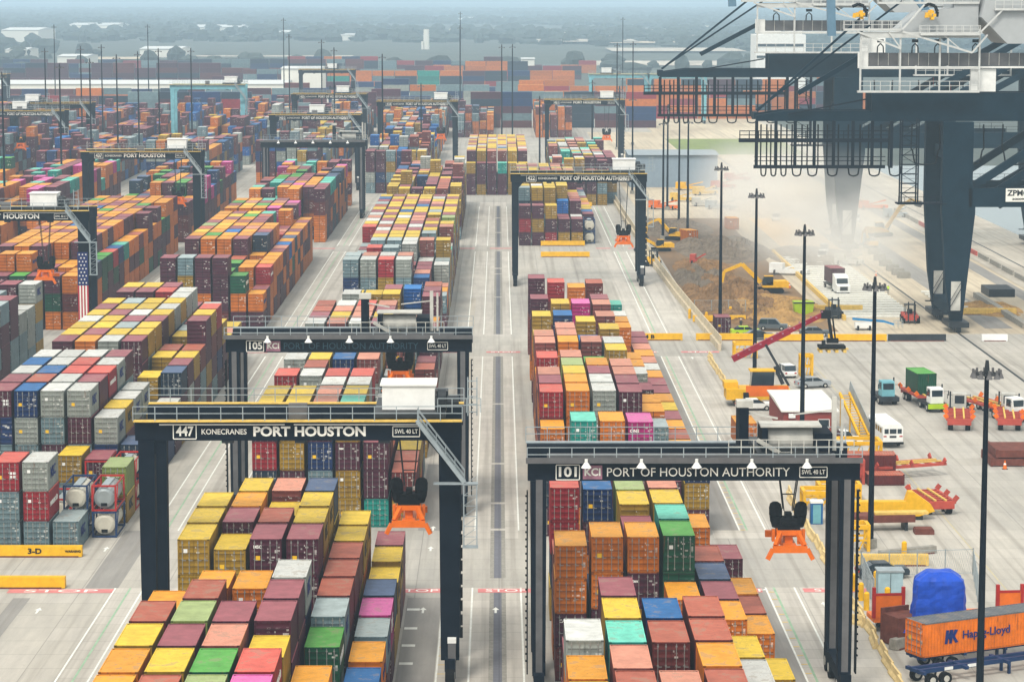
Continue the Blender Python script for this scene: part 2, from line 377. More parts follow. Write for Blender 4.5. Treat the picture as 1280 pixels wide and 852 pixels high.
    o = mixc(o, mth('MULTIPLY', mark, .55), lin('#DAD8D0'))
    L(o, b.inputs['Base Color'])
    return m
M_cont = container_mat()
class CM:
    """container geometry with Col / info / UV per corner"""
    def __init__(s): s.v = []; s.f = []; s.uv = []; s.col = []; s.inf = []
    def quad(s, p, uv, col, k, rn):
        b = len(s.v); s.v += p; s.f.append((b, b + 1, b + 2, b + 3)); s.uv += uv; s.col += [col] * 4; s.inf += [(k, rn, 0, 1)] * 4
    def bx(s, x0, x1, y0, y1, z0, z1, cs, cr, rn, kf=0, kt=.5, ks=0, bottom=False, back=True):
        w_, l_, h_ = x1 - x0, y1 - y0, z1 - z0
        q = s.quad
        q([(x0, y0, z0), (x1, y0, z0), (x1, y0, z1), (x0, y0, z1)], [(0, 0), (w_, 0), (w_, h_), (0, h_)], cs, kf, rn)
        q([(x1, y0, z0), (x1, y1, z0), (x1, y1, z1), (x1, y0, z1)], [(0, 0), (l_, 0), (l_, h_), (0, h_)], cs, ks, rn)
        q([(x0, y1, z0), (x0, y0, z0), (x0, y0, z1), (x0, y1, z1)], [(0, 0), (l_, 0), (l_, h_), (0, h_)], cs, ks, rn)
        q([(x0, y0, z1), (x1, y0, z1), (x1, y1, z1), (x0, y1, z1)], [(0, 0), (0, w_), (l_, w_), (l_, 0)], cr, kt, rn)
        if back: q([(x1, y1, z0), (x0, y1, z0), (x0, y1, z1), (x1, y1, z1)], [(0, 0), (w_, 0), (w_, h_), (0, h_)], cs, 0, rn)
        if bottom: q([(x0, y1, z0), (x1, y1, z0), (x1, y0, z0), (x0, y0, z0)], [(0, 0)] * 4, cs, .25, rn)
    def mesh(s, name):
        me = D.meshes.new(name); me.from_pydata(s.v, [], s.f); me.materials.append(M_cont)
        u = me.uv_layers.new(name='UVMap'); u.data.foreach_set('uv', [x for p in s.uv for x in p])
        a = me.color_attributes.new('Col', 'FLOAT_COLOR', 'CORNER'); a.data.foreach_set('color', [x for p in s.col for x in p])
        a = me.color_attributes.new('info', 'FLOAT_COLOR', 'CORNER'); a.data.foreach_set('color', [x for p in s.inf for x in p])
        me.update(); return me
CW = 2.438
def shade(c, f): return tuple(min(1, x * f) for x in c[:3]) + (1,)
def cont_shell(col, h, L_, rn, doors=True):
    """frame, corrugated walls and roof; the door end is left to the door children"""
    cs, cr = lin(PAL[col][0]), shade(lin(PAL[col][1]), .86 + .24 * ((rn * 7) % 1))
    m = CM(); w2 = CW / 2; g = .03
    m.bx(-w2 + g, w2 - g, .10, L_ - g, .15, h - .035, cs, cr, rn, kf=.25)
    fr = shade(cs, .95); rl = shade(cr, 1.05)
    for x in (-w2, w2 - .12):
        for y in (0, L_ - .14): m.bx(x, x + .12, y, y + .14, 0, h, fr, fr, rn, kf=.25, kt=.25, ks=.25)
        m.bx(x + (0 if x < 0 else .06), x + (.06 if x < 0 else .12), .14, L_ - .14, h - .11, h - .005, rl, rl, rn, kf=.25, kt=.25, ks=.25)
        m.bx(x, x + .12, .14, L_ - .14, 0, .15, shade(cs, .7), fr, rn, kf=.25, kt=.25, ks=.25)
    for y in (0, L_ - .12):
        m.bx(-w2 + .12, w2 - .12, y, y + .12, h - .13, h - .002, fr, rl, rn, kf=.25, kt=.25, ks=.25)
        m.bx(-w2 + .12, w2 - .12, y, y + .12, 0, .16, shade(cs, .7), fr, rn, kf=.25, kt=.25, ks=.25)
    for x in (-w2 - .004, w2 - .174):
        for y in (-.004, L_ - .174):
            for z in (-.002, h - .116): m.bx(x, x + .178, y, y + .178, z, z + .12, shade(cs, .35), shade(cr, .75), rn, kf=.25, kt=.25, ks=.25)
    return m
SHELL, DOOR = {}, {}
M_rod = mat('galvanised_rod', '#8C8C88', .45, .3, var=.1)
rodm = {}
def rod_mesh(h):
    if h not in rodm:
        b = MB(); b.cyl((0, 0, .1), (0, 0, h - .1), .028, 6)
        for z in (.25, h * .45, h - .3): b.cbox(0, 0, z, .12, .05, .1)
        b.cbox(.12, -.02, h * .42, .3, .03, .05)
        rodm[h] = b.mesh('lock_rod', M_rod)
    return rodm[h]
def door_mesh(col, h, side, rn):
    k = (col, round(h, 2), side, rn)
    if k not in DOOR:
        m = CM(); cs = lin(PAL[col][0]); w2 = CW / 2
        x0, x1 = (-w2 + .125, -.012) if side < 0 else (.012, w2 - .125)
        off = 0 if side < 0 else 1.23
        m.bx(x0, x1, .035, .09, .165, h - .135, cs, cs, rn, kf=.9, kt=.25, ks=.25)
        for i in range(4): m.uv[i] = (m.uv[i][0] + off + .01 * (side > 0), m.uv[i][1] + .1)
        DOOR[k] = m.mesh('door')
    return DOOR[k]
M_stick_y = mat('yellow_sticker', '#E0B020', .6, var=.05); M_stick_w = mat('white_sticker', '#DCDCD8', .6, var=.05)
stk_m = {}
def sticker(parent, x, z, w_, h_, m):
    k = (w_, h_, m.name)
    if k not in stk_m: stk_m[k] = MB().cbox(0, 0, 0, w_, .006, h_).mesh('decal', m)
    return link('decal', stk_m[k], parent, (x, .030, z))
LOGO = {'W': ('MSC', M_dletter, 1.5), 'A': ('MSC', M_dletter, 1.4), 'Y': ('MSC', M_bletter, 1.5), 'O': ('Hapag-Lloyd', M_dletter, .85), 'G': ('EVERGREEN', M_letter, .75),
        'S': ('HAMBURG SÜD', M_letter, .62), 'M': None, 'K': ('ONE', M_letter, 1.5), 'T': ('CHINA SHIPPING', M_letter, .5)}
def build_container(col, x, y, z, h, L_, label, group, detail=2, logo=None):
    rn = random.choice((.1, .35, .6, .85))
    k = (col, round(h, 2), L_, rn)
    if k not in SHELL:
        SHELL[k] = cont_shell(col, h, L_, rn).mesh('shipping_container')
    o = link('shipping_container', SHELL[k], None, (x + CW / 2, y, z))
    tag(o, label, 'shipping container', group)
    for sd_ in (-1, 1):
        d = link('door', door_mesh(col, h, sd_, rn), o)
        if detail >= 2:
            for xr in ((.34, .86) if sd_ > 0 else (-.86, -.34)):
                link('lock_rod', rod_mesh(round(h, 2)), d, (xr, .018, 0))
            r = random.random()
            if sd_ < 0 and r < .35: sticker(d, -.6, h * .48, .34, .34, M_stick_y)
            if sd_ < 0 and r > .7: sticker(d, -.62, h * .68, .3, .3, M_stick_w)
            if sd_ > 0 and col in 'RSM' and random.random() < .3:
                for a, b_ in ((.45, .62), (.8, .62), (.45, .5), (.8, .5)): sticker(d, a, h * b_, .26, .24, M_stick_w)
            if sd_ > 0 and col == 'K': 
                q = sign_text('ONE', .42, M_letter, d, (-.62, .02, h * .68), bold=.015)
            if sd_ < 0 and random.random() < .3 and col in 'MSR':
                q = sign_text(random.choice(('MSC', 'tex', 'CAI')), .34, M_letter, d, (-.62, .02, h * .78), bold=.01)
    if logo and LOGO.get(col):
        s, mt, sz = LOGO[col]
        sign_text(s, sz, mt, o, ((CW / 2 + .004) if logo == 'right' else (-CW / 2 - .004), L_ * .5, h * .52), logo, bold=.02)
    return o
PLACED = []   # (col, x_left, y_front, z, h, L, block info)
def stack_rows(block, x0, rows, Y0, pitch, pal, tier=2.9, L_=6.06, dx=2.79, ylist=None):
    for k, line in enumerate(rows):
        th = tier[k] if isinstance(tier, (list, tuple)) else tier
        toks = line.split()
        for j, tk in enumerate(toks):
            if tk == '-': continue
            mm = re.match(r"([A-Z]*?)(x?)(\d?)(')?$", tk)
            cols = mm.group(1); n_ = int(mm.group(3)) if mm.group(3) else len(cols)
            t_ = th - (.2 if mm.group(4) else 0)
            cols = list(cols)
            while len(cols) < n_: cols.append(random.choice(pal))
            cols = cols[::-1]
            y = (ylist[k][j] if ylist and ylist.get(k) else Y0 + pitch * j) + random.uniform(-.08, .08)
            z = .02
            for i, c in enumerate(cols):
                if c == 'Z': c = 'W'
                PLACED.append([c, x0 + dx * k + random.uniform(-.03, .03), y, z, t_ - .012, L_, block, k, j, i, len(cols)]); z += t_
def rnd_rows(nr, nb, pal, hs, runs=.35, gap=.05):
    out = []
    base = [random.choice(hs) for _ in range(nb)]
    for k in range(nr):
        s = []; h = random.choice(hs); pc = random.choice(pal)
        for j in range(nb):
            if random.random() < .3: h = random.choice(hs)
            if random.random() > runs: pc = random.choice(pal)
            hh = max(1, min(5, (h + base[j] + random.choice((0, 0, 1))) // 2))
            s.append('-' if random.random() < gap else pc + str(hh))
        out.append(' '.join(s))
    return out
PB = 'MMYYRROOASBW'; PC = 'OOOMMMRRYGBA'
# near left block, under crane 447 (bay -1 .. 9)
stack_rows('A', -24.7, [
 "O4 O4 Y4 RM4 O4' - - YYY4 Y4 Y4 -",
 "R4 YO4 MO4 L4 R4 O4' - YA4' M4 OY4 Y4",
 "L4 GN4 P4 MB4 M2 O4' - MY4 RM4 Y4' PM4",
 "K4 SS4 Y4' MM4 M4 W4 M2 MM4 YOO4 YY4 NY4",
 "- Y2 O3 M2 GA3' AM3 RM3 RM3 RY3 Y3 Y3",
 "- - - BO2 ON2 AM2 KM2 NY2 Y2' YM2 MR2"], 154.2, 6.76, 'YYMMROB', tier=[2.88, 2.88, 2.88, 2.88, 2.88, 2.88],
 ylist={5: [0, 0, 0, 178.5, 186.3, 193.8, 200.6, 207.5, 213.9, 220.4, 227.1]})
stack_rows('C', 4.35, [
 "Y4' O4' W4 M3 - - - OOMR4' R3 - SSN4",
 "R4 PB4 T4 YO4 MO4 - - OOM4 N2 - BM4",
 "P4 R3' RM4 BM4 M2 M2 - OMY4 M4' Y4 LT4",
 "R4 OR4 R4 R4 O2 O2 OO3' GGM4 TB4 YR4 PR4",
 "- O2 WA3 YO3 O2 OO3' MR3' NO3' RO3' - OOR3'",
 "- - Y1 Y1 YY2 - OR2 R2 OR2 M1 MM2"][:], 155.5, 6.75, 'OORMYB', tier=[2.88, 2.85, 2.85, 2.88, 2.9, 2.7])
# mid right block behind crane 101
stack_rows('F', 4.35, [
 "MNM3 - O3 SMR4 M4 P4 R3 S4 O3 PM4 P4 Y4' - YO4 - - MM4 - - - MM4",
 "TAR4 - - OO4 O4 Y4 L4 P4 - OO4 P4 P4 - B4 - Y4 - - - SR4 -",
 "OKM4 - - WW4 W4 M4 O4 G4' - PO4 C4' - Y4 - M3 KM4 - - OO4 - -",
 "KMR4 - - MM4 M4 P4 PM4 - Y4 WA4 M4' Y4 - PM4 - P4 M4 - - RM4 -",
 "M2 M2 - AA3' O3 O3 - M3' - W3' O3' O3' - - - OO3 O3 W3 - T3 -",
 "BYM3 - Y2 O2 R2 O2 M2 Y2 O2 M2 M2 O2 W2 P2 O2 P2 M2 M2 M1 - -"], 259, 6.73, 'OOMRRPB', tier=[2.85, 2.88, 2.88, 2.85, 2.75, 2.65])
# centre block behind crane 105
stack_rows('B', -24.7, [
 "MSNA YA4 Y4 - SW4 - W4 - W4 P4 - W4 M4 RM4 R4 - A3 A3 - -",
 "YYMW Y4 Y4 - W4 R4 Y4 W4 Y4 P4 - P4 Y4 P4 W4 - W4 Y4' A3 - -",
 "MBAW P4 P4 W4 S4 - B4 W4 P4 Y4 - W4 P4 P4 S4 - Y3 Y4' A3 - -",
 "YMYY T4 Y4 W4 S4 - P4 W4 Y4 W4 - M4 Y4 M4 P4 - Y4 M4 - - -",
 "MMT R3 R2 W3 W3 M2 - W3 P3 R2 - P3 M3 - S3 P3 - CA4 A3 -",
 "RY R2 YO2 Y2 M2 - P2 P2 Y2 R2 - R2 M2 - M3 O3 MM4 M4 R4 - -"], 263.7, 6.75, 'WPMMRYA', tier=[2.88, 2.88, 2.88, 2.88, 2.88, 2.8])
stack_rows('B', -24.7, [
 "AB4 A4 O3 R3 - M3 A3 M3 A3 S4 Y4 W4 P4 W4 M4 Y4 R4 A4 M4 B4 Y4",
 "WA4 P4 - S4 - A4 Y4 P4 W4 R4 W4 M4 Y4 MY4 Y4 M4 Y4 Y4 R4 Y4 M4",
 "SY4 W4 - A4 - A4 Y4 Y4 P4 M4 Y4 Y4 W4 YM4 B4 Y4 M4 Y4 Y4 P4 Y4",
 "WA4 P4 - M3 W4 W4 Y4 Y4 M4 W4 M4 P4 P4 MM4 Y4 Y4 B4 M4 P4 Y4 Y4",
 "BR3 P3 M3 MA3 W3 P4 W3 A4 Y4 M4 Y4 R4 A3 Y4 A4 Y4 M4 P4 Y4 W4 M4",
 "A2 O2 P2 W3 A3 Y4 P3 T3 W3 P4 Y4 A3 L4 M4 Y4 Y4 M4 Y4 Y4 M4 Y4"], 421, 6.75, 'YYMMWAR', tier=2.88)
stack_rows('G', -24.7, rnd_rows(6, 15, 'YYYMMPWRB', (3, 4, 4, 5), .4, .03), 583, 6.75, 'YYMMRA', tier=2.8)
# block right of centre, beyond crane 422
stack_rows('H', 4.35, [
 "MSM3 - AN4 Y4 W3 - Y4 M3 Y4 Y4 M3 M4 Y4 M4 Y4",
 "MYM3 - YM4 W4 - Y4 Y4 Y3 M4 Y4 P4 Y4 Y4 M4 P4",
 "YMS3 - YY4 Y4 Y4 Y4 M4 P4 Y4 Y4 Y4 M4 R4 Y4 Y4",
 "MY2 M2 CY3 YY4 Y4 Y4 P4 P4 M4 Y4 P4 R4 Y4 P4 R4",
 "MY2 W2 M3 R3 P3 P3 Y3 M4 W4 P4 M4 P4 Y4 M3 P3",
 "- - M2 C2 Y2 Y2 P2 O2 Y2 M2 A2 A2 N2 M2 -"], 569, 6.75, 'MMYYRA', tier=2.85)
# left block by the yellow 3-D barrier
stack_rows('D', -54.0, [
 "SR3 - M3 - MBA4 M4 W4 B4 W4 - M4 Y4 Y4 W4 Y4 M4 Y4 - M4 Y4 -",
 "AS3 - - - BWAA R4 B4 W4 W4 - O4 M4 Y4 Y4 M4 Y4 A4 - M4 Y4 -",
 "SAA - - - WAMA W4 S4 S4 W4 - W4 Y4 A4 M4 W4 Y4 Y4 - S4 M4 -",
 "WSA - - YA2 WMAC M4 S4 W4 M4 - M4 Y4 Y4 M4 Y4 W4 Y4 W4 W4 M3 -",
 "A1 - - M2' WBA Y3 W3 W3 - Y3' - Y3 R3 - Y3 A3 M3 S3 - W3 -",
 "- - LY2 - N2 - - Y2 W2 N3 M3 Y3 R3 M4 Y4 S4 Y3 Y2 P2 Y2 -"], 252.3, 6.8, 'WWAMMRYB', tier=2.88)
stack_rows('D', -54.0, [
 "MM4 Y3 Y3 K3 Y3 M4 O4 Y4 R4 L4 M4 O4 O4 O4 - O4 M4 G4 O4 -",
 "AY4 Y3 Y3 R3 Y3 O4 G4 O4 O4 Y4 O4 M4 Y4 M4 - O4 Y4 P4 O4 -",
 "MM4 M3 - Y3 L3 O4 O4 C4 M4 O4 R4 O4 G4 Y4 - O4 G4 M4 T4 -",
 "MM4 G3 - G3 R3 MO4 O4 O4 P4 O4 M4 M4 R4 T4 - K4 O4 P4 M4 -",
 "GO3 - O3 O3 - O3 N4 M4 O4 OO4 - S3 P3 M3 O4 - M4 K4 - -",
 "OM2 M2 SO3 O3 O3 OM3 M3 P3 CO3 OG3 NO3 ON3 MO3 OM3 O3 M3 O3 - - -"], 424, 6.75, 'OOOMMMR', tier=2.88)
stack_rows('D', -54.0, rnd_rows(6, 16, 'OOOMMMGKRNT', (3, 4, 4), .35, .05), 577, 6.75, 'OOMMRN', tier=2.88)
EX = -83.6
stack_rows('E', EX, rnd_rows(5, 11, 'WWAMYSR', (3, 4, 4), .4, .05) + ["W4 - S3 W4 Y4 W4 A4 M4 W3 W3 W4"][:1], 318, 6.75, 'WAMYA', tier=2.85)
stack_rows('E', EX, ["O3 O3 G3 M4 O4 O4 O4 O4 M4 O4 O4 G4 O4 O4 C4 O4 M4 O4 G4 O4",
 "MO3 O4 O3 O4 O4 OG4 O4 R4 O4 M4 O4 O4 O4 M4 O4 B4 M4 O4 O4 M4",
 "GG3 O4 OG3 M4 O4 O4 O4 M4 O4 C4 O4 O4 M4 O4 G4 O4 M4 M4 O4 O4",
 "MMM3 - M3 O3 O4 OG4 O4 O4 O4 M4 OO4 M4 O4 O4 P4 O4 O4 M4 O4 M4",
 "MG3 - OO3 O3 M4 G3 M4 O4 M4 O4 O4 MM4 M4 O4 O4 M4 G4 O4 O4 O4",
 "OR3 OR3 - N3 GG3 GM3 SG3 BM3 TO3 OM3 O3 R3 O3 MM4 O3 M4 G3 O4 O4 M4"], 424, 6.75, 'OOOOMMG', tier=2.88)
stack_rows('E', EX, rnd_rows(6, 16, 'OOOMMMKGNB', (3, 4, 4), .35, .06), 577, 6.75, 'OOMMRN', tier=2.88)
stack_rows('J', EX - 29.6, rnd_rows(6, 16, 'OOOOMRG', (3, 4, 4), .4, .08), 424, 6.75, 'OOMR', tier=2.88)
stack_rows('J', EX - 29.6, rnd_rows(6, 16, 'OOOMMMKT', (3, 4, 4), .4, .08), 577, 6.75, 'OOMR', tier=2.88)
# far blocks
far = [(-8.7, 722, 'MMYYAPW', 8), (36, 940, 'OORMA', 0)]
stack_rows('K', -8.7, ["YMM3 M4 Y4 Y4 W4 M4 Y4 R4 M4 Y4 M4 W4 Y4 P4", "MMY3 Y4 Y4 M4 Y4 W4 M4 Y4 Y4 P4 Y4 M4 Y4 O4", "MMM3 P4 M4 Y4 Y4 Y4 Y4 M4 Y4 Y4 W4 M4 Y4 Y4",
 "TMM3 P4 Y4 B4 W4 M4 Y4 Y4 Y4 M4 Y4 Y4 P4 Y4", "YY3 Y4 Y4 Y4 P4 Y4 M4 P4 Y4 Y4 Y4 M4 Y4 Y4", "YY3 M4 P4 W4 P4 Y4 Y4 Y4 M4 Y4 P4 Y4 Y4 M4"], 716, 6.75, 'MMYYA', tier=2.85)
stack_rows('K', 14.0, rnd_rows(6, 17, 'YYMMPWTA', (3, 4, 4), .3, .03), 680, 6.75, 'MMMYYA', tier=2.85)
for i in range(6):
    for y0, nb in ((722, 15), (845, 14), (960, 14)):
        x0 = -36 - 29.6 * i
        pal = 'MMMYWABCOR' if y0 < 900 else 'OOMMMRWAB'
        if i >= 3: pal = 'MMMORCBA'
        stack_rows('L', x0, rnd_rows(6, nb, pal, (3, 4, 4, 5), .35, .07), y0, 6.75, pal, tier=2.85)
for i in range(3):
    stack_rows('L', -142.5 - 29.6 * i, rnd_rows(6, 18, 'OMMRKTG', (3, 4), .35, .1), 577, 6.75, 'OOMR', tier=2.85)
    stack_rows('L', 14 - 29.6 * i, rnd_rows(5, 12, 'OOMRMNA', (2, 3, 4), .35, .15), 1010, 6.75, 'OOMR', tier=2.85)
# far stacks seen side-on
WIDE = []
for row, (yy, xa, xb, pal, hs_) in enumerate([(1085, -150, 60, 'OMSMMRNAB', (3, 4, 5)), (1120, -230, -40, 'OMMWSABN', (3, 4, 5)), (1165, -40, 110, 'OOOSMNA', (3, 4, 4)), (1215, -330, -90, 'MMORWABN', (2, 3, 4)), (1290, -330, -100, 'MMRNBAO', (2, 3, 4)),
        (1260, -80, 70, 'OOMNWAB', (3, 4, 5)), (1330, 10, 140, 'OOSMAN', (3, 4)), (1400, -90, 30, 'OMNWAB', (2, 3, 4)), (1500, -160, 40, 'OOMSNTAB', (3, 4, 4)), (1600, -20, 30, 'OOSNAM', (3, 4, 5)), (1560, -300, -160, 'MMMRN', (4, 5)), (1640, -300, -80, 'MMRAB', (2, 3)), (1720, -60, 45, 'OOSMN', (3, 4, 5)), (1460, -420, -130, 'MORNAB', (2, 3)), (1780, -480, -90, 'MNRAB', (2, 3, 4)), (1860, -260, 60, 'OMSNAB', (2, 3, 4)), (1900, -520, -260, 'MRNB', (2, 3)), (1180, 95, 150, 'OOSMN', (3, 4)), (1250, 60, 170, 'OOMNS', (3, 4, 5)), (1420, 80, 180, 'OOMNA', (3, 4))]):
    x = xa; hh = random.choice(hs_)
    while x < xb:
        if random.random() < .4: hh = random.choice(hs_)
        if random.random() < .1: x += 13; continue
        pc = random.choice(pal)
        for i in range(hh):
            if random.random() < .75: pc = random.choice(pal)
            WIDE.append((pc, x, yy, .02 + 2.9 * i))
        x += 12.6
# ---- which containers are individuals
BX = {}
for p in PLACED: BX[(p[6], round(p[1] / 2.79 * 1.0, 0), round(p[2]), p[9])] = p
tops = {}
for p in PLACED:
    key = (round(p[1] + 200) // 1, )
col_idx = {}
for p in PLACED: col_idx.setdefault((p[6], p[7], round(p[1])), []).append(p)
def top_at(lst, y):
    t = 0
    for q in lst:
        if q[2] - .5 < y < q[2] + q[5] + .5: t = max(t, q[3] + q[4])
    return t
rowkeys = {}
for key, lst in col_idx.items(): rowkeys.setdefault(round(lst[0][1] / 1.0), []).append(lst)
scored = []
for key, lst in col_idx.items():
    for p in lst:
        x, y, z, h, L_ = p[1], p[2], p[3], p[4], p[5]
        u, v, s = proj(x + 1.2, y, z + h)
        if u < -30 or u > 1310 or v > 875: continue
        sc_ = 0
        istop = p[9] == p[10] - 1
        if istop: sc_ += CW * s * L_ * s * (H - z - h) / max(60., y) 
        ft_ = top_at(lst, y - 3.4)
        # ray drop from camera over the next bays
        vis = max(0, min(1, (z + h - max(0, ft_ - 0.0)) / h))
        f2 = top_at(lst, y - 10); drop = 10 * (H - z) / y
        if f2 > z + drop: vis *= .4
        sc_ += vis * CW * s * h * s
        sx = 1 if x < -1 else -1
        nb = col_idx.get((p[6], p[7] + sx, round(x + sx * 2.79)), [])
        if not nb:
            nb = [q for kk in (round(x + sx * 2.79) - 1, round(x + sx * 2.79) + 1) for q in col_idx.get((p[6], p[7] + sx, kk), [])]
        st_ = top_at(nb, y + 3)
        sv = max(0, min(1, (z + h - st_) / h))
        sc_ += sv * h * s * L_ * s * min(1, abs(x) / y)
        p.append(vis); p.append(sv if x < -1 else 0)
        if v > -5: scored.append((sc_, p))
scored.sort(key=lambda q: -q[0])
NTH = 296
things = [p for _, p in scored[:NTH]]; ids = set(map(id, things))
ORD = ['first', 'second', 'third', 'fourth', 'fifth', 'sixth', 'seventh', 'eighth', 'ninth', 'tenth', 'eleventh', 'twelfth', 'thirteenth', 'fourteenth', 'fifteenth', 'sixteenth', 'seventeenth', 'eighteenth', 'nineteenth', 'twentieth', 'last']
BN = {'A': 'stack under crane 447', 'C': 'stack under crane 101', 'F': 'stack behind crane 101', 'B': 'stack behind crane 105', 'D': 'left stack by 3-D barrier', 'H': 'stack under crane 422', 'E': 'far left stack', 'G': 'distant centre stack',
      'J': 'leftmost orange stack', 'K': 'distant centre stack', 'L': 'distant stack'}
seen = {}
firstbay = {}
for p in PLACED: firstbay[p[6]] = min(firstbay.get(p[6], 1e9), p[2])
for p in things:
    bay = int(round((p[2] - firstbay[p[6]]) / 6.75)); lvl = p[10] - 1 - p[9]
    tn = ['top', 'below top', 'third down', 'fourth down', 'fifth down'][lvl]
    base = "%s container, %s, row %s, bay %s, %s" % (PAL[p[0]][2], tn, ORD[p[7]], (ORD[bay] if bay < 20 else 'back bay %d' % bay), BN[p[6]])
    k = base
    if seen.get(k): base += ' farther'
    seen[k] = 1
    detail = 2 if (p[11] > .2 and p[2] < 340) else 1
    logo = 'right' if p[12] > .8 else None
    build_container(p[0], p[1], p[2], p[3], p[4], p[5], base, 'containers stacked in the yard blocks', detail, logo)
rest = CM()
for p in PLACED:
    if id(p) in ids: continue
    c, x, y, z, h, L_ = p[:6]
    rn = random.random(); f = random.uniform(.82, 1.15)
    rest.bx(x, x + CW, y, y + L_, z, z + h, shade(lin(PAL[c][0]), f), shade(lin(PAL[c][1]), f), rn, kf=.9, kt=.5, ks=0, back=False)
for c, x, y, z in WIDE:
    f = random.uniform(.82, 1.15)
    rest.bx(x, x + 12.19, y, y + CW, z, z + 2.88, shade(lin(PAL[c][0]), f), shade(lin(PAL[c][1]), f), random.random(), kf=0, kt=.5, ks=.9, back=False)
tag(link('background_containers', rest.mesh('background_containers')), 'hundreds of smaller shipping containers stacked in blocks towards the horizon', 'shipping containers', None, 'stuff')
print('containers', len(PLACED), 'wide', len(WIDE), 'cut score', scored[NTH][0] if len(scored) > NTH else 0)
# ------------------------------------------------------------------ haze
def vol_mat(name, col, dens, aniso=0.0):
    m = D.materials.new(name); m.use_nodes = True; t = m.node_tree
    t.nodes.remove(t.nodes['Principled BSDF']); v = t.nodes.new('ShaderNodeVolumePrincipled')
    v.inputs['Color'].default_value = col; v.inputs['Density'].default_value = dens; v.inputs['Anisotropy'].default_value = aniso
    t.links.new(v.outputs[0], t.nodes['Material Output'].inputs['Volume']); return m
hz = MB().box(-5600, 5600, -150, 22600, -1.2, 76).obj('haze', vol_mat('haze_air', (.60, .80, .97, 1), .00021)); hz['kind'] = 'stuff'
def blob(rad, n=12, m_=8, jit=0.0):
    v = []; f = []
    for i in range(m_ + 1):
        a = math.pi * i / m_
        for j in range(n):
            b = 2 * math.pi * j / n; k = 1 + random.uniform(-jit, jit)
            v.append((rad[0] * math.sin(a) * math.cos(b) * k, rad[1] * math.sin(a) * math.sin(b) * k, rad[2] * math.cos(a) * k))
    for i in range(m_):
        for j in range(n):
            f.append((i * n + j, (i + 1) * n + j, (i + 1) * n + (j + 1) % n, i * n + (j + 1) % n))
    return v, f
def dust_mat():
    m = vol_mat('dust_air', (1, .985, .95, 1), 0); t = m.node_tree; n = t.nodes; L = t.links.new
    v = [q for q in n if q.bl_idname == 'ShaderNodeVolumePrincipled'][0]
    tc = n.new('ShaderNodeTexCoord'); ln = n.new('ShaderNodeVectorMath'); ln.operation = 'LENGTH'; L(tc.outputs['Object'], ln.inputs[0])
    mr = n.new('ShaderNodeMapRange'); mr.interpolation_type = 'SMOOTHSTEP'; mr.inputs[1].default_value = .15; mr.inputs[2].default_value = 1; mr.inputs[3].default_value = 1; mr.inputs[4].default_value = 0; L(ln.outputs['Value'], mr.inputs[0])
    g = n.new('ShaderNodeNewGeometry'); mp = n.new('ShaderNodeMapping'); mp.inputs['Scale'].default_value = (.06, .02, .09); L(g.outputs['Position'], mp.inputs[0])
    nz = n.new('ShaderNodeTexNoise'); nz.inputs['Scale'].default_value = 1; nz.inputs['Detail'].default_value = 3; L(mp.outputs[0], nz.inputs['Vector'])
    nr = n.new('ShaderNodeMapRange'); nr.inputs[1].default_value = .38; nr.inputs[2].default_value = .62; nr.inputs[3].default_value = .25; nr.inputs[4].default_value = 1.6; L(nz.outputs[0], nr.inputs[0])
    a = n.new('ShaderNodeMath'); a.operation = 'MULTIPLY'; L(mr.outputs[0], a.inputs[0]); L(nr.outputs[0], a.inputs[1])
    b = n.new('ShaderNodeMath'); b.operation = 'MULTIPLY'; L(a.outputs[0], b.inputs[0]); b.inputs[1].default_value = .023; L(b.outputs[0], v.inputs['Density'])
    return m
v, f = blob((1, 1, 1), 24, 14)
db = MB(); db.v = [(a, b, max(-.22, c)) for a, b, c in v]; db.f = f; db.mi = [0] * len(f)
dc = db.obj('dust_cloud', dust_mat()); dc.location = (65, 580, 5); dc.scale = (26, 150, 21)
tag(dc, 'pale cloud of dust drifting over the construction area beside the quay', 'dust', kind='stuff')
# ------------------------------------------------------------------ yard cranes
def fit_text(s, wd, ht, mt, parent, loc, face='front', bold=0.0, name='lettering'):
    me = text_mesh(s, 1.0, mt, bold, .015)
    xs = [v.co.x for v in me.vertices]; ys = [v.co.y for v in me.vertices]
    W_, H_ = max(xs) - min(xs), max(ys) - min(ys)
    o = link(name, me, parent, loc); o.rotation_euler = {'front': (R(90), 0, 0), 'right': (R(90), 0, R(90))}[face]
    o.scale = (wd / W_, ht / H_, 1); return o
def frame_mesh(w_, h_, t=.07, mt=None, d=.03):
    b = MB(); b.cbox(0, 0, h_ / 2, w_, d, t).cbox(0, 0, -h_ / 2, w_, d, t).cbox(-w_ / 2, 0, 0, t, d, h_ - t).cbox(w_ / 2, 0, 0, t, d, h_ - t); return b
def railing(b, x0, x1, y, z, ht=1.1, step=1.6, r=.035):
    n = max(1, int((x1 - x0) / step))
    for i in range(n + 1):
        x = x0 + (x1 - x0) * i / n; b.cbox(x, y, z + ht / 2, r * 1.8, r * 1.8, ht)
    for q in (ht, ht * .52): b.cbox((x0 + x1) / 2, y, z + q, x1 - x0, r * 1.6, r * 1.6)
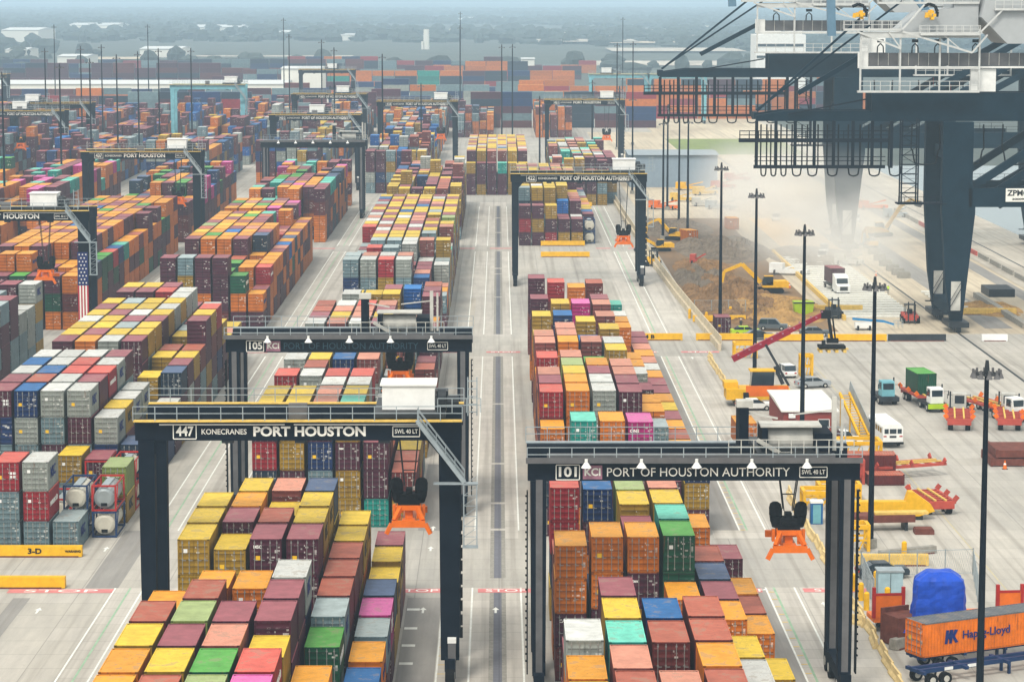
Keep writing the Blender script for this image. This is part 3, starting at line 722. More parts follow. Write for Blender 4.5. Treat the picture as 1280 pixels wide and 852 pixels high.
def spreader(parent, x, y, z, ztop):
    """headblock with two black cable baskets and an orange spreader, hung on ropes"""
    b = MB(); b.cbox(x, y, z + .25, 1.0, 6.0, .45)
    for yy in (-3, 3): b.cbox(x, y + yy, z + .2, 2.6, .45, .5)
    for sx in (-1, 1):
        b.bar((x + sx * 1.3, y - 3.1, z + .25), (x + sx * 1.72, y - 3.2, z - .55), .28, .3)
        b.bar((x + sx * 1.1, y - 2.9, z + .45), (x + sx * .62, y - 2.2, z + 1.35), .3)
    b.cbox(x, y - 1.6, z + 1.3, 1.9, 1.5, .35); b.cbox(x - .75, y - 2.3, z + .85, .3, .2, .8); b.cbox(x + .75, y - 2.3, z + .85, .3, .2, .8); b.cbox(x, y - 1.4, z + .8, .6, 1.2, .7); b.cbox(x - 1.15, y - 1.6, z + 1.0, .22, .5, .9); b.cbox(x + 1.15, y - 1.6, z + 1.0, .22, .5, .9)
    o = b.obj('spreader', M_orange, parent)
    h = MB(); h.cbox(x, y - 1.2, z + 1.85, 1.3, 1.5, .9); h.cbox(x, y - 1.2, z + 2.45, .5, .9, .5); h.cbox(x, y - 2.0, z + 1.6, 1.7, .1, .5)
    for sx in (-1, 1):
        for zz, ra, rb in ((1.55, .30, .44), (2.0, .44, .50), (2.5, .50, .50), (3.0, .50, .42), (3.35, .42, .22)):
            h.cyl((x + sx * (.82 + zz * .05), y - 1.2, z + zz), (x + sx * (.82 + zz * .05), y - 1.2, z + zz + (.45 if zz < 2.4 else (.5 if zz < 2.9 else (.35 if zz < 3.3 else .15)))), ra, 12, r2=rb)
        h.cyl((x + sx * .3, y - 2.05, z + 1.9), (x + sx * .3, y - 1.95, z + 1.9), .22, 10)
    h.obj('headblock', M_black, o)
    r = MB(); 
    for sx, sy in ((-.35, -1.6), (.35, -1.6), (-.35, -.8), (.35, -.8)): r.cyl((x + sx, y + sy, z + 2.9), (x + sx * 2.6, y + sy, ztop), .05, 5)
    r.bar((x - .3, y - 1.2, z + 2.8), (x - .45, y - 1.2, z + 4.1), .06); r.bar((x + .3, y - 1.2, z + 2.8), (x + .45, y - 1.2, z + 4.1), .06); r.cbox(x, y - 1.2, z + 4.1, 1.0, .1, .08)
    r.obj('hoist_rope', M_dark, o)
def rtg(xl, xr, y, kind, label, num=None, text=None, trolley=None, spz=None, flag=False, colour=None, detail=True, ztop=None):
    S_ = xr - xl; root = thing('gantry_crane', label, 'gantry crane', ((xl + xr) / 2, y, 0), 0, 'rubber tyred yard cranes')
    h = S_ / 2; WB = 7.4; mc = colour or M_crane
    z0, z1 = (19.1, 20.65) if kind == 'k' else (16.85, 18.3)
    if ztop: z0 += ztop; z1 += ztop
    wl = 1.25 if kind == 'k' else 1.15
    for yy in (0, WB):
        MB().box(-h - .85, h + .95, yy - .45, yy + .45, z0, z1).obj('girder', mc, root)
        for sx in (-1, 1):
            b = MB(); wd = wl + (.4 if (sx > 0 and kind == 'k') else 0)
            b.bar((sx * h, yy, 1.9), (sx * h, yy, z0 - .01), wd * .86, 1.1, w2=wd, h2=1.1)
            if kind == 'k': b.prism([(sx * h - sx * wd / 2, z0), (sx * h - sx * (wd / 2 + .9), z0), (sx * h - sx * wd / 2, z0 - 1.1)], yy - .3, yy + .3)
            lg = b.obj('leg', mc, root)
            if kind == 'p': MB().box(sx * h - .24, sx * h + .26, yy - .60, yy - .56, 2.0, z0 + .1).obj('leg_panel', M_legcon, lg)
    for sx in (-1, 1):
        MB().box(sx * h - .4, sx * h + .4, -1.6, WB + 1.6, 1.25, 2.2).obj('sill_beam', mc, root)
        for yy in (-1.1, 1.1, WB - 1.1, WB + 1.1):
            q = MB(); q.cyl((sx * h - .36, yy, .82), (sx * h + .36, yy, .82), .82, 18); wq = q.obj('wheel', M_black, root)
            MB().cyl((sx * h - .39, yy, .82), (sx * h + .39, yy, .82), .38, 10).obj('rim', M_dwhite, wq)
    # walkway, fascia and railings
    wk = MB(); wk.box(-h - .9, h + 1.0, -1.15, -.46, z1 - .02, z1 + .08)
    wk.box(-h - .9, h + 1.0, WB + .46, WB + 1.1, z1 - .02, z1 + .08).obj('walkway', M_yel2 if kind == 'k' else M_galv, root)
    if kind == 'p':
        MB().box(-h - 1.0, h + 1.05, -1.22, -1.16, z1 + .0, z1 + .42).obj('walkway_fascia', M_legcon, root)
        MB().box(-h + .6, h - .9, -.35, .35, z1 + .01, z1 + .5).obj('rail_beam', M_legcon, root)
    r = MB(); railing(r, -h - .9, h + 1.0, -1.12, z1 + .08, 1.1); railing(r, -h - .9, h + 1.0, WB + 1.06, z1 + .08, 1.1)
    r.obj('railing', M_galv, root)
    if kind == 'k':
        MB().box(-h + 1.0, -1.0, -.475, -.452, z1 - .36, z1 - .26).box(-.3, h - 2.2, -.475, -.452, z1 - .36, z1 - .26).obj('cable_tray', M_white, root)
        MB().box(-.7, .7, -.4, .4, z1 + .02, z1 + 1.25).obj('junction_box', M_legcon, root)
        for xx in (-h + 6.2, .2, h - 5): MB().cbox(xx, 0, z0 - .12, .9, .6, .22).obj('floodlight', M_dark, root)
    else:
        for i in range(5):
            xx = -h + 1.3 + 2.2 + i * (S_ - 5) / 4.4
            MB().cyl((xx, -1.35, z1 - .3), (xx, -1.35, z1 + .08), .4, 12, r2=.14).cyl((xx, -1.35, z1 + .08), (xx, -1.35, z1 + .35), .12, 8).obj('floodlight', M_white, root)
    # stair on the right, cage ladder down the leg
    if detail and kind == 'k':
        st = MB()
        a, b_ = Vector((h - 2.4, -1.3, z1 + .1)), Vector((h + 1.15, -1.3, z1 - 4.6))
        for yy in (-1.75, -1.15):
            st.bar((a.x, yy, a.z), (b_.x, yy, b_.z), .12, .3)
            for q in (.95, .5): st.bar((a.x, yy, a.z + q), (b_.x, yy, b_.z + q), .05)
            for i in range(6):
                p = a.lerp(b_, i / 5); st.cbox(p.x, yy, p.z + .48, .05, .05, .95)
        for i in range(15): p = a.lerp(b_, i / 14); st.cbox(p.x, -1.45, p.z, .3, .58, .04)
        st.box(h - 1.2, h + 2.2, -1.8, -1.1, z1 - 4.75, z1 - 4.65)
        st.obj('stair', M_galv, root)
        ld = MB(); zt, zb = z1 - 4.7, z1 - 9.6
        for xx in (h + 1.1, h + 2.1):
            for yy in (-1.7, -1.0): ld.cbox(xx, yy, (zt + zb) / 2, .09, .09, zt - zb)
        z = zb
        while z < zt:
            ld.cbox(h + 1.6, -1.7, z, 1.0, .05, .05); ld.bar((h + 1.1, -1.7, z), (h + 2.1, -1.7, z + .7), .04); z += .8
        ld.box(h + 1.0, h + 2.2, -1.8, -.9, zb - .08, zb); ld.obj('ladder_cage', M_galv, root)
        cb = MB(); cb.box(h - .15, h + .45, -1.2, -.62, .6, 3.4); cb.obj('cabinet', M_legcon, root)
        MB().box(h - .18, h + .48, -1.23, -.6, 3.4, 3.75).obj('beacon_box', M_white, root)
        hs_ = MB(); z = 4
        while z < z0 - 6: hs_.cbox(h + wl * .62 + .1, -.2 + random.uniform(-.2, .2), z, .22, .3, .8); z += 1.05
        hs_.obj('cable_chain', M_black, root)
    elif detail:
        hs_ = MB(); z = 3
        while z < z0 - 1: hs_.cbox(-h - .95, -.2, z, .16, .3, .1); hs_.cbox(h + .95, -.2, z + .4, .16, .3, .1); z += .55
        hs_.cbox(-h - .88, 0, 9, .1, .8, 14); hs_.cbox(h + .88, 0, 9, .1, .8, 14)
        hs_.obj('ladder', M_black, root)
    # trolley
    if trolley is not None:
        t0 = trolley - (xl + xr) / 2
        tb = MB().box(t0 - 2.6, t0 + 2.9, -.3, WB + .3, z1 + .15, z1 + .55).obj('trolley', M_dark, root)
        if kind == 'k':
            MB().box(t0 - 2.0, t0 + 2.05, 1.0, 4.4, z1 + .6, z1 + 2.45).box(t0 - 2.15, t0 + 2.2, .85, 4.5, z1 + 2.46, z1 + 2.58).obj('machinery_house', M_white, tb)
            q = MB(); q.cyl((t0 + 2.3, 1.6, z1 + 1.4), (t0 + 2.9, 1.6, z1 + 1.4), .75, 14); q.cbox(t0 + 2.6, 3.2, z1 + 1.2, .9, 1.6, 1.3); q.cyl((t0 + 3.0, 1.4, z1 + 1.2), (t0 + 3.9, 1.4, z1 + 1.2), .45, 12); q.obj('hoist_motor', M_dark, tb)
            q = MB()
            for xx in (t0 + 4.6, t0 + 5.3):
                q.cbox(xx, 1.2, z1 + 1.6, .09, .09, 3.0)
            for i in range(5): q.cbox(t0 + 4.95, 1.2, z1 + .4 + .6 * i, .7, .07, .07)
            railing(q, t0 + 2.3, t0 + 5.6, .2, z1 + .5, 1.1, 1.0); q.obj('mast', M_galv, tb)
        else:
            q = MB(); q.cyl((t0 - 1.7, 2.2, z1 + 1.3), (t0 + 1.7, 2.2, z1 + 1.3), .85, 20); q.obj('hoist_drum', M_dwhite, tb)
            q = MB(); q.box(t0 - 2.2, t0 - 1.75, .8, 4.5, z1 + .55, z1 + 2.3); q.box(t0 + 1.75, t0 + 3.1, .8, 4.5, z1 + .55, z1 + 1.9)
            q.obj('winch_frame', M_crane, tb); MB().box(t0 - 3.9, t0 - 3.2, 1, 4, z1 + .5, z1 + 3.8).obj('winch_post', M_crane, tb)
            q = MB(); q.box(t0 - 2.3, t0 + 2.3, .9, 3.4, z1 + 2.35, z1 + 2.48); q.bar((t0 - 2.6, .4, z1 + 1.5), (t0 - .9, .4, z1 + .5), .3); q.bar((t0 - .9, .4, z1 + .5), (t0 + 1.6, .4, z1 + .45), .14)
            q.bar((t0 + 3.3, 1.6, z1 + .5), (t0 + 3.3, 1.6, z1 + 4.6), .35); q.bar((t0 + 3.9, 1.6, z1 + .5), (t0 + 3.9, 1.6, z1 + 4.4), .2); q.bar((t0 + 3.3, 1.6, z1 + 3.6), (t0 + .2, 1.2, z1 + 3.3), .1)
            q.bar((t0 - 3.3, 1.4, z1 + 3.4), (t0 - 1.0, 1.2, z1 + 3.0), .14); q.cbox(t0 - 3.5, 1.6, z1 + 4.1, 1.2, 1.2, .5); railing(q, t0 - 4.8, t0 + 4.6, -.2, z1 + .5, 1.1, .9)
            q.obj('service_arm', M_dwhite, tb)
        if spz: spreader(root, t0, 3.6, spz, z1)
    # writing
    if num:
        x = -h + 1.55 + (1.1 if kind == 'k' else .3)
        ny = -.47
        fr = frame_mesh(1.75, 1.12).obj('number_frame', M_letter, root, loc=(x + .3, ny, (z0 + z1) / 2 - .08))
        fit_text(num, 1.35, .78, M_letter, root, (x + .3, ny, (z0 + z1) / 2 - .08), bold=.03)
        if kind == 'k':
            fit_text('KONECRANES', 3.45, .42, M_letter, root, (x + 3.3, ny, (z0 + z1) / 2 - .1), bold=.015)
            tw = 8.6 if text == 'PORT HOUSTON' else 13.3
            fit_text(text, tw, .78, M_letter, root, (x + 5.35 + tw / 2 + .2, ny, (z0 + z1) / 2 - .1), bold=.035)
        else:
            MB().cbox(0, 0, 0, 1.45, .03, 1.05).obj('logo_plate', M_pink, root, loc=(x + 2.15, ny, (z0 + z1) / 2 - .08))
            fit_text('KCI', 1.2, .6, M_letter, root, (x + 2.15, ny - .03, (z0 + z1) / 2 - .08), bold=.03)
            fit_text(text, 13.7, .66, M_letter if num == '101' else mat('slate_lettering', '#2C4A58', .7), root, (x + 3.1 + 6.95, ny, (z0 + z1) / 2 - .1), bold=.0)  # all but one crane of this kind get dark slate lettering
        xb = h - (3.3 if kind == 'k' else 2.55)
        frame_mesh(2.05, .78, .06).obj('load_plate', M_letter, root, loc=(xb, ny, (z0 + z1) / 2 - .08))
        fit_text('SWL 40 LT', 1.75, .34, M_letter, root, (xb, ny, (z0 + z1) / 2 - .08), bold=.02)
    if flag:   # national flag draped down the right near leg
        fl = MB().box(h - .92, h + .66, -.70, -.64, 3.0, 14.2).obj('flag_panel', mat('flag_red', '#B01E34', .6, var=.05), root)
        s = MB(); wdt = 1.58 / 7
        for i in (1, 3, 5): s.box(h - .92 + wdt * i, h - .92 + wdt * (i + 1), -.72, -.701, 3.0, 9.3)
        s.obj('white_stripe', M_letter, fl)
        cn = MB().box(h - .93, h + .67, -.73, -.702, 9.3, 14.4).obj('flag_canton', mat('flag_blue', '#16245C', .6, var=.05), fl)
        st = MB()
        for i in range(9):
            for j in range(3 if i % 2 == 0 else 2):
                cx = h - .13 + (j - 1) * .5 + (0 if i % 2 == 0 else .25); cz = 9.7 + i * .54
                pts = []
                for k in range(10):
                    rr = .17 if k % 2 == 0 else .07; a_ = math.pi / 2 + k * math.pi / 5; pts.append((cx + rr * math.cos(a_), cz + rr * math.sin(a_)))
                st.prism(pts, -.745, -.731)
        for o_ in (st.obj('star', M_letter, fl),): o_['kind'] = 'stuff' if False else ''
        del o_['kind']
    return root
rtg(-27.0, -3.8, 202.5, 'k', 'dark gantry crane numbered 447 reading PORT HOUSTON across its girder', '447', 'PORT HOUSTON', -7.0, 12.2)
rtg(3.0, 26.1, 197.6, 'p', 'dark gantry crane numbered 101 reading PORT OF HOUSTON AUTHORITY with grey leg panels', '101', 'PORT OF HOUSTON AUTHORITY', 22.0, 11.2)
rtg(-27.0, -3.7, 270.5, 'p', 'gantry crane numbered 105 with pink logo plate, standing behind crane 447', '105', 'PORT OF HOUSTON AUTHORITY', -10.2, 13.2)
rtg(3.0, 26.2, 489.5, 'k', 'gantry crane numbered 422 spanning the empty pavement', '422', 'PORT OF HOUSTON AUTHORITY', 23.0, 7.6)
rtg(-86.4, -63.0, 404.5, 'k', 'gantry crane with a stars and stripes flag hung down its leg', '441', 'PORT HOUSTON', -69.2, 10.0, flag=True)
rtg(-86.6, -63.3, 560, 'k', 'gantry crane numbered 437 reading PORT HOUSTON over the orange containers', '437', 'PORT HOUSTON', -67.5, 9.6)
rtg(-56.2, -33.0, 641, 'p', 'unlettered gantry crane with lamps, nearer one of the pair left of centre', None, None, -36, None)
rtg(-62.2, -38.8, 735, 'k', 'gantry crane behind the lamp-lit unlettered crane, left of centre', '431', 'PORT OF HOUSTON AUTHORITY', -50, None)
rtg(-37.0, -13.6, 830, 'k', 'hazy gantry crane over the centre stacks, right leg near the tall purple stack', '418', 'PORT OF HOUSTON AUTHORITY', -18, 9)
rtg(15.2, 38.6, 842, 'k', 'hazy gantry crane reading PORT HOUSTON right of centre beyond crane 422', '421', 'PORT HOUSTON', 34, 8)
rtg(-68.2, -44.8, 892, 'k', 'hazy gantry crane with a white machinery house left of centre', '425', 'PORT OF HOUSTON AUTHORITY', -52, None)
rtg(-88, -64.6, 1190, 'k', 'faint distant gantry crane before the white warehouse', None, None, -74, 10)
rtg(-147.5, -124, 760, 'k', 'dark gantry crane at the left edge reading PORT OF HOUSTON AUTHORITY', '433', 'PORT OF HOUSTON AUTHORITY', -136, 10)
rtg(-148, -124.6, 815, 'k', 'dark gantry crane just behind the lettered crane at the left edge', None, None, -142, None)
rtg(-230, -206, 1120, 'k', 'far gantry crane at the upper left edge of the yard', None, None, None, None)
rtg(-107, -84, 880, 'k', 'pale teal gantry crane at upper left against the warehouse', None, None, -88, None, colour=M_teal, ztop=3.5)
rtg(38.5, 62, 1120, 'k', 'pale teal gantry crane right of centre, left one of the two', None, None, 45, None, colour=M_teal)
rtg(63, 86, 1120, 'k', 'pale teal gantry crane right of centre, right one of the two', None, None, None, None, colour=M_teal)
# ------------------------------------------------------------------ light masts
def mast(x, y, ht=25.4, near=True, label=''):
    root = thing('light_mast', label, 'light mast', (x, y, 0), 0, 'tall yard light masts')
    MB().cyl((0, 0, .1), (0, 0, ht), .30, 12, r2=.17).obj('pole', M_crane2, root)
    MB().cyl((0, 0, 0), (0, 0, .9), .62, 12).obj('base', M_conc, root)
    q = MB()
    for i in range(12):
        a, b = 2 * math.pi * i / 12, 2 * math.pi * (i + 1) / 12
        q.bar((.95 * math.cos(a), .95 * math.sin(a), ht - .1), (.95 * math.cos(b), .95 * math.sin(b), ht - .1), .08)
        if i % 3 == 0: q.bar((0, 0, ht - .1), (.95 * math.cos(a), .95 * math.sin(a), ht - .1), .07)
    q.cyl((0, 0, ht - .3), (0, 0, ht + .9), .25, 8, r2=.12); q.obj('lamp_ring', M_dark, root)
    n = 10 if near else 6
    lm = MB().cyl((0, 0, -.2), (0, 0, .14), .26, 10, r2=.12)
    if near: lm.cbox(0, 0, .28, .16, .16, .3)
    me = lm.mesh('lamp', M_legcon)
    for i in range(n):
        a = 2 * math.pi * (i + .5) / n; link('lamp', me, root, (1.0 * math.cos(a), 1.0 * math.sin(a), ht - .2))
    return root
NM = ['at the lower right before the orange trailer', 'beside the yellow spreader frames', 'between the white-roofed hut and the reach stacker', 'crossing the reach stacker boom', 'behind the maroon box by the dug soil', 'beyond crane 422 by the yellow diggers']
for i, y in enumerate((194.5, 253.5, 312.5, 371.5, 430.5, 583)):
    mast(35.9, y, 25.4, i < 5, 'dark high light mast ' + NM[i])
for i, (x, y) in enumerate(((41.8, 590), (42, 622), (42, 665), (36, 720), (36, 800), (30, 860))):
    mast(x, y, 25.4, False, 'thin hazy light mast right of centre, %s from the left of the hazy row' % ORD[5 - i])
for i, y in enumerate((586, 663, 712, 762, 807, 856)):
    mast(-108.4, y, 35.6, False, 'dark light mast among the left stacks, %s from the left' % ORD[i])
for i, (x, y, h_) in enumerate(((-141, 835, 36), (-135, 868, 36), (-133, 900, 36), (-96, 838, 36), (-78, 1000, 38), (-62, 940, 37), (-52, 848, 36), (-33.4, 770, 35.6), (-24, 828, 25.4), (-16, 1110, 40), (1, 900, 36), (4.6, 905, 36), (11, 720, 25.4), (41, 930, 36), (48, 960, 36), (-150, 1150, 40), (-190, 1150, 40), (-100, 1250, 42), (-20, 1400, 44), (60, 1300, 42))):
    mast(x, y, h_, False, 'faint light mast standing far off in haze, %s of the scattered ones' % ORD[i])
# ------------------------------------------------------------------ ship-to-shore cranes
M_gantry = M_crane; M_crane = mat('quay_crane_teal_navy', '#02202E', .7, var=.25, scale=.3, spec=.05)
def sts(y, label, zs=1.0, sign=True, xw=103):
    root = thing('quay_crane', label, 'quay crane', (0, y, 0), 0, 'ship-to-shore cranes on the quay'); root.scale = (1, 1, zs)
    for X in (72.7, xw):
        for yy in (-8, 9):
            b = MB(); b.prism([(X - .9, 1.6), (X + .9, 1.6), (X + 2.6, 18.8), (X + 2.6, 19.9), (X - 2.7, 19.9), (X - 1.9, 8)], yy - .9, yy + .9)
            b.box(X - 2.7, X + 2.1, yy - .9, yy + .9, 19.9, 33.2); lg = b.obj('leg', M_crane, root)
            q = MB(); q.box(X - 1.6, X + 1.6, yy - 3.4, yy + 3.4, .9, 1.7)
            for k in (-2.6, -.9, .9, 2.6): q.cyl((X - .4, yy + k, .5), (X + .4, yy + k, .5), .45, 10)
            q.obj('bogie', M_dark, root)
            MB().box(X - 1.0, X + .5, yy - 1.25, yy - .92, 3.4, 8.0).obj('cabinet', M_dwhite, lg)
            q = MB(); q.bar((X - 1.6, yy - 1.5, 3.2), (X + .9, yy - 1.5, 7.6), .1); q.bar((X - 1.6, yy - 1.5, 4.2), (X + .9, yy - 1.5, 8.6), .07); q.box(X - 2.4, X + .6, yy - 1.9, yy - .95, 3.0, 3.12); q.obj('stair', M_crane2, root)
        MB().box(X - 1.0, X + 1.0, -7, 8, 2.4, 4.2).obj('sill_beam', M_crane, root)
        MB().box(X - 1.3, X + 1.0, -7, 8, 27, 29).obj('cross_beam', M_crane, root)
    for yy in (-8, 9):
        MB().box(74.2, 101.5, yy - .9, yy + .9, 19.8, 22.8).obj('portal_beam', M_crane, root)
        b = MB()
        for a, c in (((74.0, 22.4), (101, 40)), ((76, 20.5), (101, 36.5)), ((79, 20), (101, 33.4))): b.bar((a[0], yy, a[1]), (c[0], yy, c[1]), 1.0, 1.15)
        b.obj('brace', M_crane, root)
        q = MB(); railing(q, 75, 101, yy - .8, 22.8, 1.1, 2); q.obj('railing', M_crane2, root)
    if sign:
        MB().cbox(82.0, -8.95, 21.7, 3.9, .06, 2.1).obj('sign_board', M_letter, root)
        fit_text('ZPMC', 3.4, .95, M_bletter, root, (82.0, -9.0, 22.0), bold=.03); fit_text('20009', 1.9, .34, M_bletter, root, (82.0, -9.0, 21.05), bold=.03)
    for yy in (-3, 3.6):
        b = MB(); b.prism([(59.4, 33.1), (118, 33.1), (118, 37.6), (59.4, 37.6)], yy - .6, yy + .6)
        b.prism([(41.0, 33.1), (59.39, 33.1), (59.39, 34.7), (45.5, 34.7), (41.0, 34.0)], yy - .5, yy + .5)
        b.obj('girder', M_crane, root)
    b = MB()
    for X in (41.2, 59.5, 80, 100): b.box(X - .4, X + .4, -2.4, 3.0, 33.4, 34.4)
    b.obj('cross_tie', M_crane, root)
    # backreach festoon gallery hanging below the girder
    f = MB(); fy = -4.4
    f.box(38.2, 62, fy - .5, fy + .5, 29.8, 30.4); f.box(40.6, 61.5, fy - .4, fy + .4, 25.65, 26.15)
    for z in (30.9, 31.55): f.box(38.2, 62, fy - .56, fy - .44, z, z + .13)
    for z in (26.8, 27.45): f.box(40.6, 61.5, fy - .46, fy - .34, z, z + .12)
    x = 41.0
    while x < 62.5:
        f.box(x - .24, x + .24, fy - .25, fy + .15, 25.7, 33.2); x += 3.07
    x = 38.3
    while x < 62: f.box(x - .07, x + .07, fy - .56, fy - .42, 30.3, 31.6); x += 1.5
    f.obj('festoon_gallery', M_crane2, root)
    xs_ = [42.2, 43.8, 45.4, 47.5, 50.0, 53.2, 56.6, 59.9, 63.2, 68, 75, 82.5, 90]
    for i, xx in enumerate(xs_):
        wd = .55 if i < 3 else (.75 + .06 * i if i < 9 else 2.6); bot = 24.4 if i < 9 else 26.2
        for dy in (0, .18):
            cb = MB(); pts = []
            for k in range(13):
                t = k / 12; a_ = math.pi * t; pts.append((xx - wd * math.cos(a_) * (1 if t in (0, 1) else .92), fy + .3 + dy, 31.3 if k in (0, 12) else bot + 1.0 - 1.0 * math.sin(a_) + (0 if 2 < k < 10 else (.9 if i < 9 else 1.8))))
            pts[0] = (xx - wd * .85, fy + .3 + dy, 32.6); pts[-1] = (xx + wd * .85, fy + .3 + dy, 32.6)
            cb.tube(pts, .115, 5); cb.obj('festoon_cable', M_black, root)
    t = MB()   # stair tower at the leg
    for xx in (63.6, 66.2):
        for yy in (-8.5, -6.4): t.cbox(xx, yy, 27, .22, .22, 13.2)
    z = 20.4; k = 0
    while z < 33:
        t.box(63.6, 66.2, -8.5, -6.4, z, z + .08); t.bar((63.7 if k % 2 else 66.1, -8.5, z), (66.1 if k % 2 else 63.7, -8.5, z + 1.5), .09); t.cbox(64.9, -8.5, z + .9, 2.6, .05, .05); z += 1.5; k += 1
    t.box(63.0, 70.8, -9, -5.8, 20.2, 20.4)
    for xx in range(0, 8): t.cbox(63.1 + xx, -8.9, 20.9, .06, .06, 1.0)
    t.cbox(66.8, -8.9, 21.4, 7.6, .06, .06); t.bar((46, -4, 34.2), (58.5, -3.8, 36.6), .22)
    t.obj('stair_tower', M_crane2, root)
    # white maintenance galleries above the girder
    for (x0, x1, yy, za, zb) in ((57.2, 76, -5.6, 37.7, 47.2), (84.0, 100, -5.6, 33.4, 47.2)):
        g = MB(); n_ = int((x1 - x0) / 4.7)
        for i in range(n_ + 1):
            xx = x0 + (x1 - x0) * i / n_; g.box(xx - .14, xx + .14, yy - .14, yy + .14, za, zb)
        g.box(x0 - .4, x1, yy - .5, yy + .7, za, za + .3); g.box(x0, x1, yy - .3, yy + .5, zb - .9, zb)
        railing(g, x0, x1, yy - .45, za + .3, 1.5, 1.5, .05); g.box(x0, x1, yy - .2, yy + .2, 41.4, 41.65)
        g.obj('service_gallery', M_cwhite, root)
    q = MB(); q.box(58.2, 100, -3.9, -3.7, 41.9, 43.9); q.obj('wind_screen', M_legcon, root)
    q = MB(); q.box(57.0, 58.6, -4.1, -3.6, 41.6, 44.1); q.box(57.0, 100, -4.3, -3.5, 41.5, 41.8); q.box(75, 79, -3.9, -3.2, 37.8, 41.4); q.obj('screen_frame', M_white, root)
    q = MB()
    for i in range(26): q.box(58.6 + i * 1.6, 58.68 + i * 1.6, -3.96, -3.92, 41.9, 43.9)
    q.obj('screen_post', M_dwhite, root)
    for xx in (60.5, 66.0, 69.6, 75.6):
        q = MB(); q.tube([(xx - .5, -4.2, 43.9), (xx - .45, -4.2, 44.9), (xx, -4.2, 45.4), (xx + .45, -4.2, 44.9), (xx + .5, -4.2, 43.9)], .1, 6); q.cbox(xx, -4.2, 45.8, 1.0, .3, .5); q.obj('trolley_hook', M_black, root)
    # machinery house with its bevelled underside, platforms, cable reels
    q = MB(); q.prism([(76.0, 49.6), (80.2, 45.4), (84.6, 45.4), (86, 46.6), (116, 46.6), (116, 54), (77, 54)], -6.5, 7); q.prism([(63.5, 47.3), (66.8, 50.4), (72, 51), (72, 54), (75.9, 54), (75.9, 47.0), (66.0, 47.0)], -4.5, 6)
    mh = q.obj('machinery_house', mat('house_grey_white', '#A9ACAD', .6, var=.05), root)
    q = MB()
    for x0, x1, yy, z in ((54.5, 63.5, -6.2, 47.4), (66.4, 75.8, -7.2, 46.7), (78, 100, -7.4, 50.6), (60, 76, -4.8, 51.6)):
        q.box(x0, x1, yy, yy + 1.6, z, z + .35)
        railing(q, x0, x1, yy + .05, z + .35, 1.2, 1.3, .05); railing(q, x0, x1, yy + 1.5, z + .35, 1.2, 1.3, .05)
    q.bar((63.6, -6.8, 47.3), (74.6, -6.8, 44.0), .3); q.bar((74.6, -6.8, 44.0), (77.0, -6.8, 46.8), .25); q.bar((70, -6.8, 46.8), (72.6, -6.8, 44.7), .15)
    q.bar((56.5, -6, 47.3), (63.5, -6, 44.6), .3); q.bar((61.5, -6, 47.3), (63.5, -6, 44.6), .2)
    q.bar((63.6, -6.4, 47.6), (67, -6.4, 51.5), .25); q.bar((75.8, -7.2, 47.2), (79.5, -7.2, 51), .25)
    q.obj('access_platform', M_cwhite, root)
    for xx in (56.6, 67.8):
        q = MB()
        for i in range(14):
            a = random.uniform(0, 6.3); rr = random.uniform(.1, .8); q.cbox(xx + rr * math.cos(a), -6.6 + random.uniform(-.3, .3), 49.9 + rr * math.sin(a), .5, .5, .45)
        ry = q.obj('cable_reel', M_yel, root)
        q = MB(); q.tube([(xx - .9, -6.2, 51.2), (xx, -6.2, 51.6), (xx + .9, -6.2, 51.3), (xx + 1.3, -6.2, 50.4), (xx + 1.2, -6.2, 49.6)], .28, 6); q.obj('cable_guide', M_black, ry)
    q = MB(); q.bar((53.5, 2, 46.5), (53.0, 2, 60), 1.3); q.bar((72, 2, 46), (60, 2, 62), 1.1); q.bar((80, 2, 46), (90, 2, 62), 1.4); q.obj('apex_frame', mat('apex_blue_grey', '#5E7E94', .5, var=.1), root)
    q = MB(); q.bar((41.5, 0, 34.6), (58, 0, 49.5), .35); q.bar((41.5, 2, 34.6), (70, 2, 56), .3); q.bar((48, 0, 37.4), (58.5, 0, 43.6), .75); q.obj('forestay', M_crane, root)
    q = MB(); q.cyl((88, 2, 33), (88, 2, 30.4), .04, 4); q.cyl((91, 2, 33), (91, 2, 30.4), .04, 4); q.box(87.3, 91.7, .8, 3.2, 29.4, 30.2); q.box(87.0, 92.0, .6, 3.4, 28.6, 29.3)
    q.obj('crane_spreader', M_red, root)
    return root
sts(430, 'huge dark quay crane with ZPMC sign board on its portal beam')
sts(563, 'second dark quay crane behind, its gallery reaching left over the yard', 1.09, False, 106.5).scale = (1.234, 1, 1.09)
for o in sc.objects:
    if o.get('label', '').startswith('second dark quay crane'): o.location.x = -17
# ------------------------------------------------------------------ far country
fb = MB()
for i in range(11000):
    t = random.random() ** .6; y = 1750 + 8800 * t; x = random.uniform(-.21, .21) * y + random.uniform(-60, 60)
    if math.sin(x * .004 + 2) + math.sin(y * .0031 + x * .002) > 1.0: continue
    if -170 < x < 140 and y < 1800: continue
    r = random.uniform(4, 13) * (1 + .9 * t); hh = random.uniform(5, 14)
    k = len(fb.v); n = 7
    for zz, rr in ((0, .9), (hh * .55, 1.0), (hh * .9, .55)):
        for j in range(n):
            a = 6.283 * j / n; q = rr * r * random.uniform(.75, 1.2); fb.v.append((x + q * math.cos(a), y + q * math.sin(a) * 1.5, zz * random.uniform(.85, 1.1)))
    fb.v.append((x, y, hh))
    for l in range(2):
        for j in range(n): fb.f.append((k + l * n + j, k + l * n + (j + 1) % n, k + (l + 1) * n + (j + 1) % n, k + (l + 1) * n + j)); fb.mi.append(0)
    for j in range(n): fb.f.append((k + 2 * n + j, k + 2 * n + (j + 1) % n, k + 3 * n)); fb.mi.append(0)
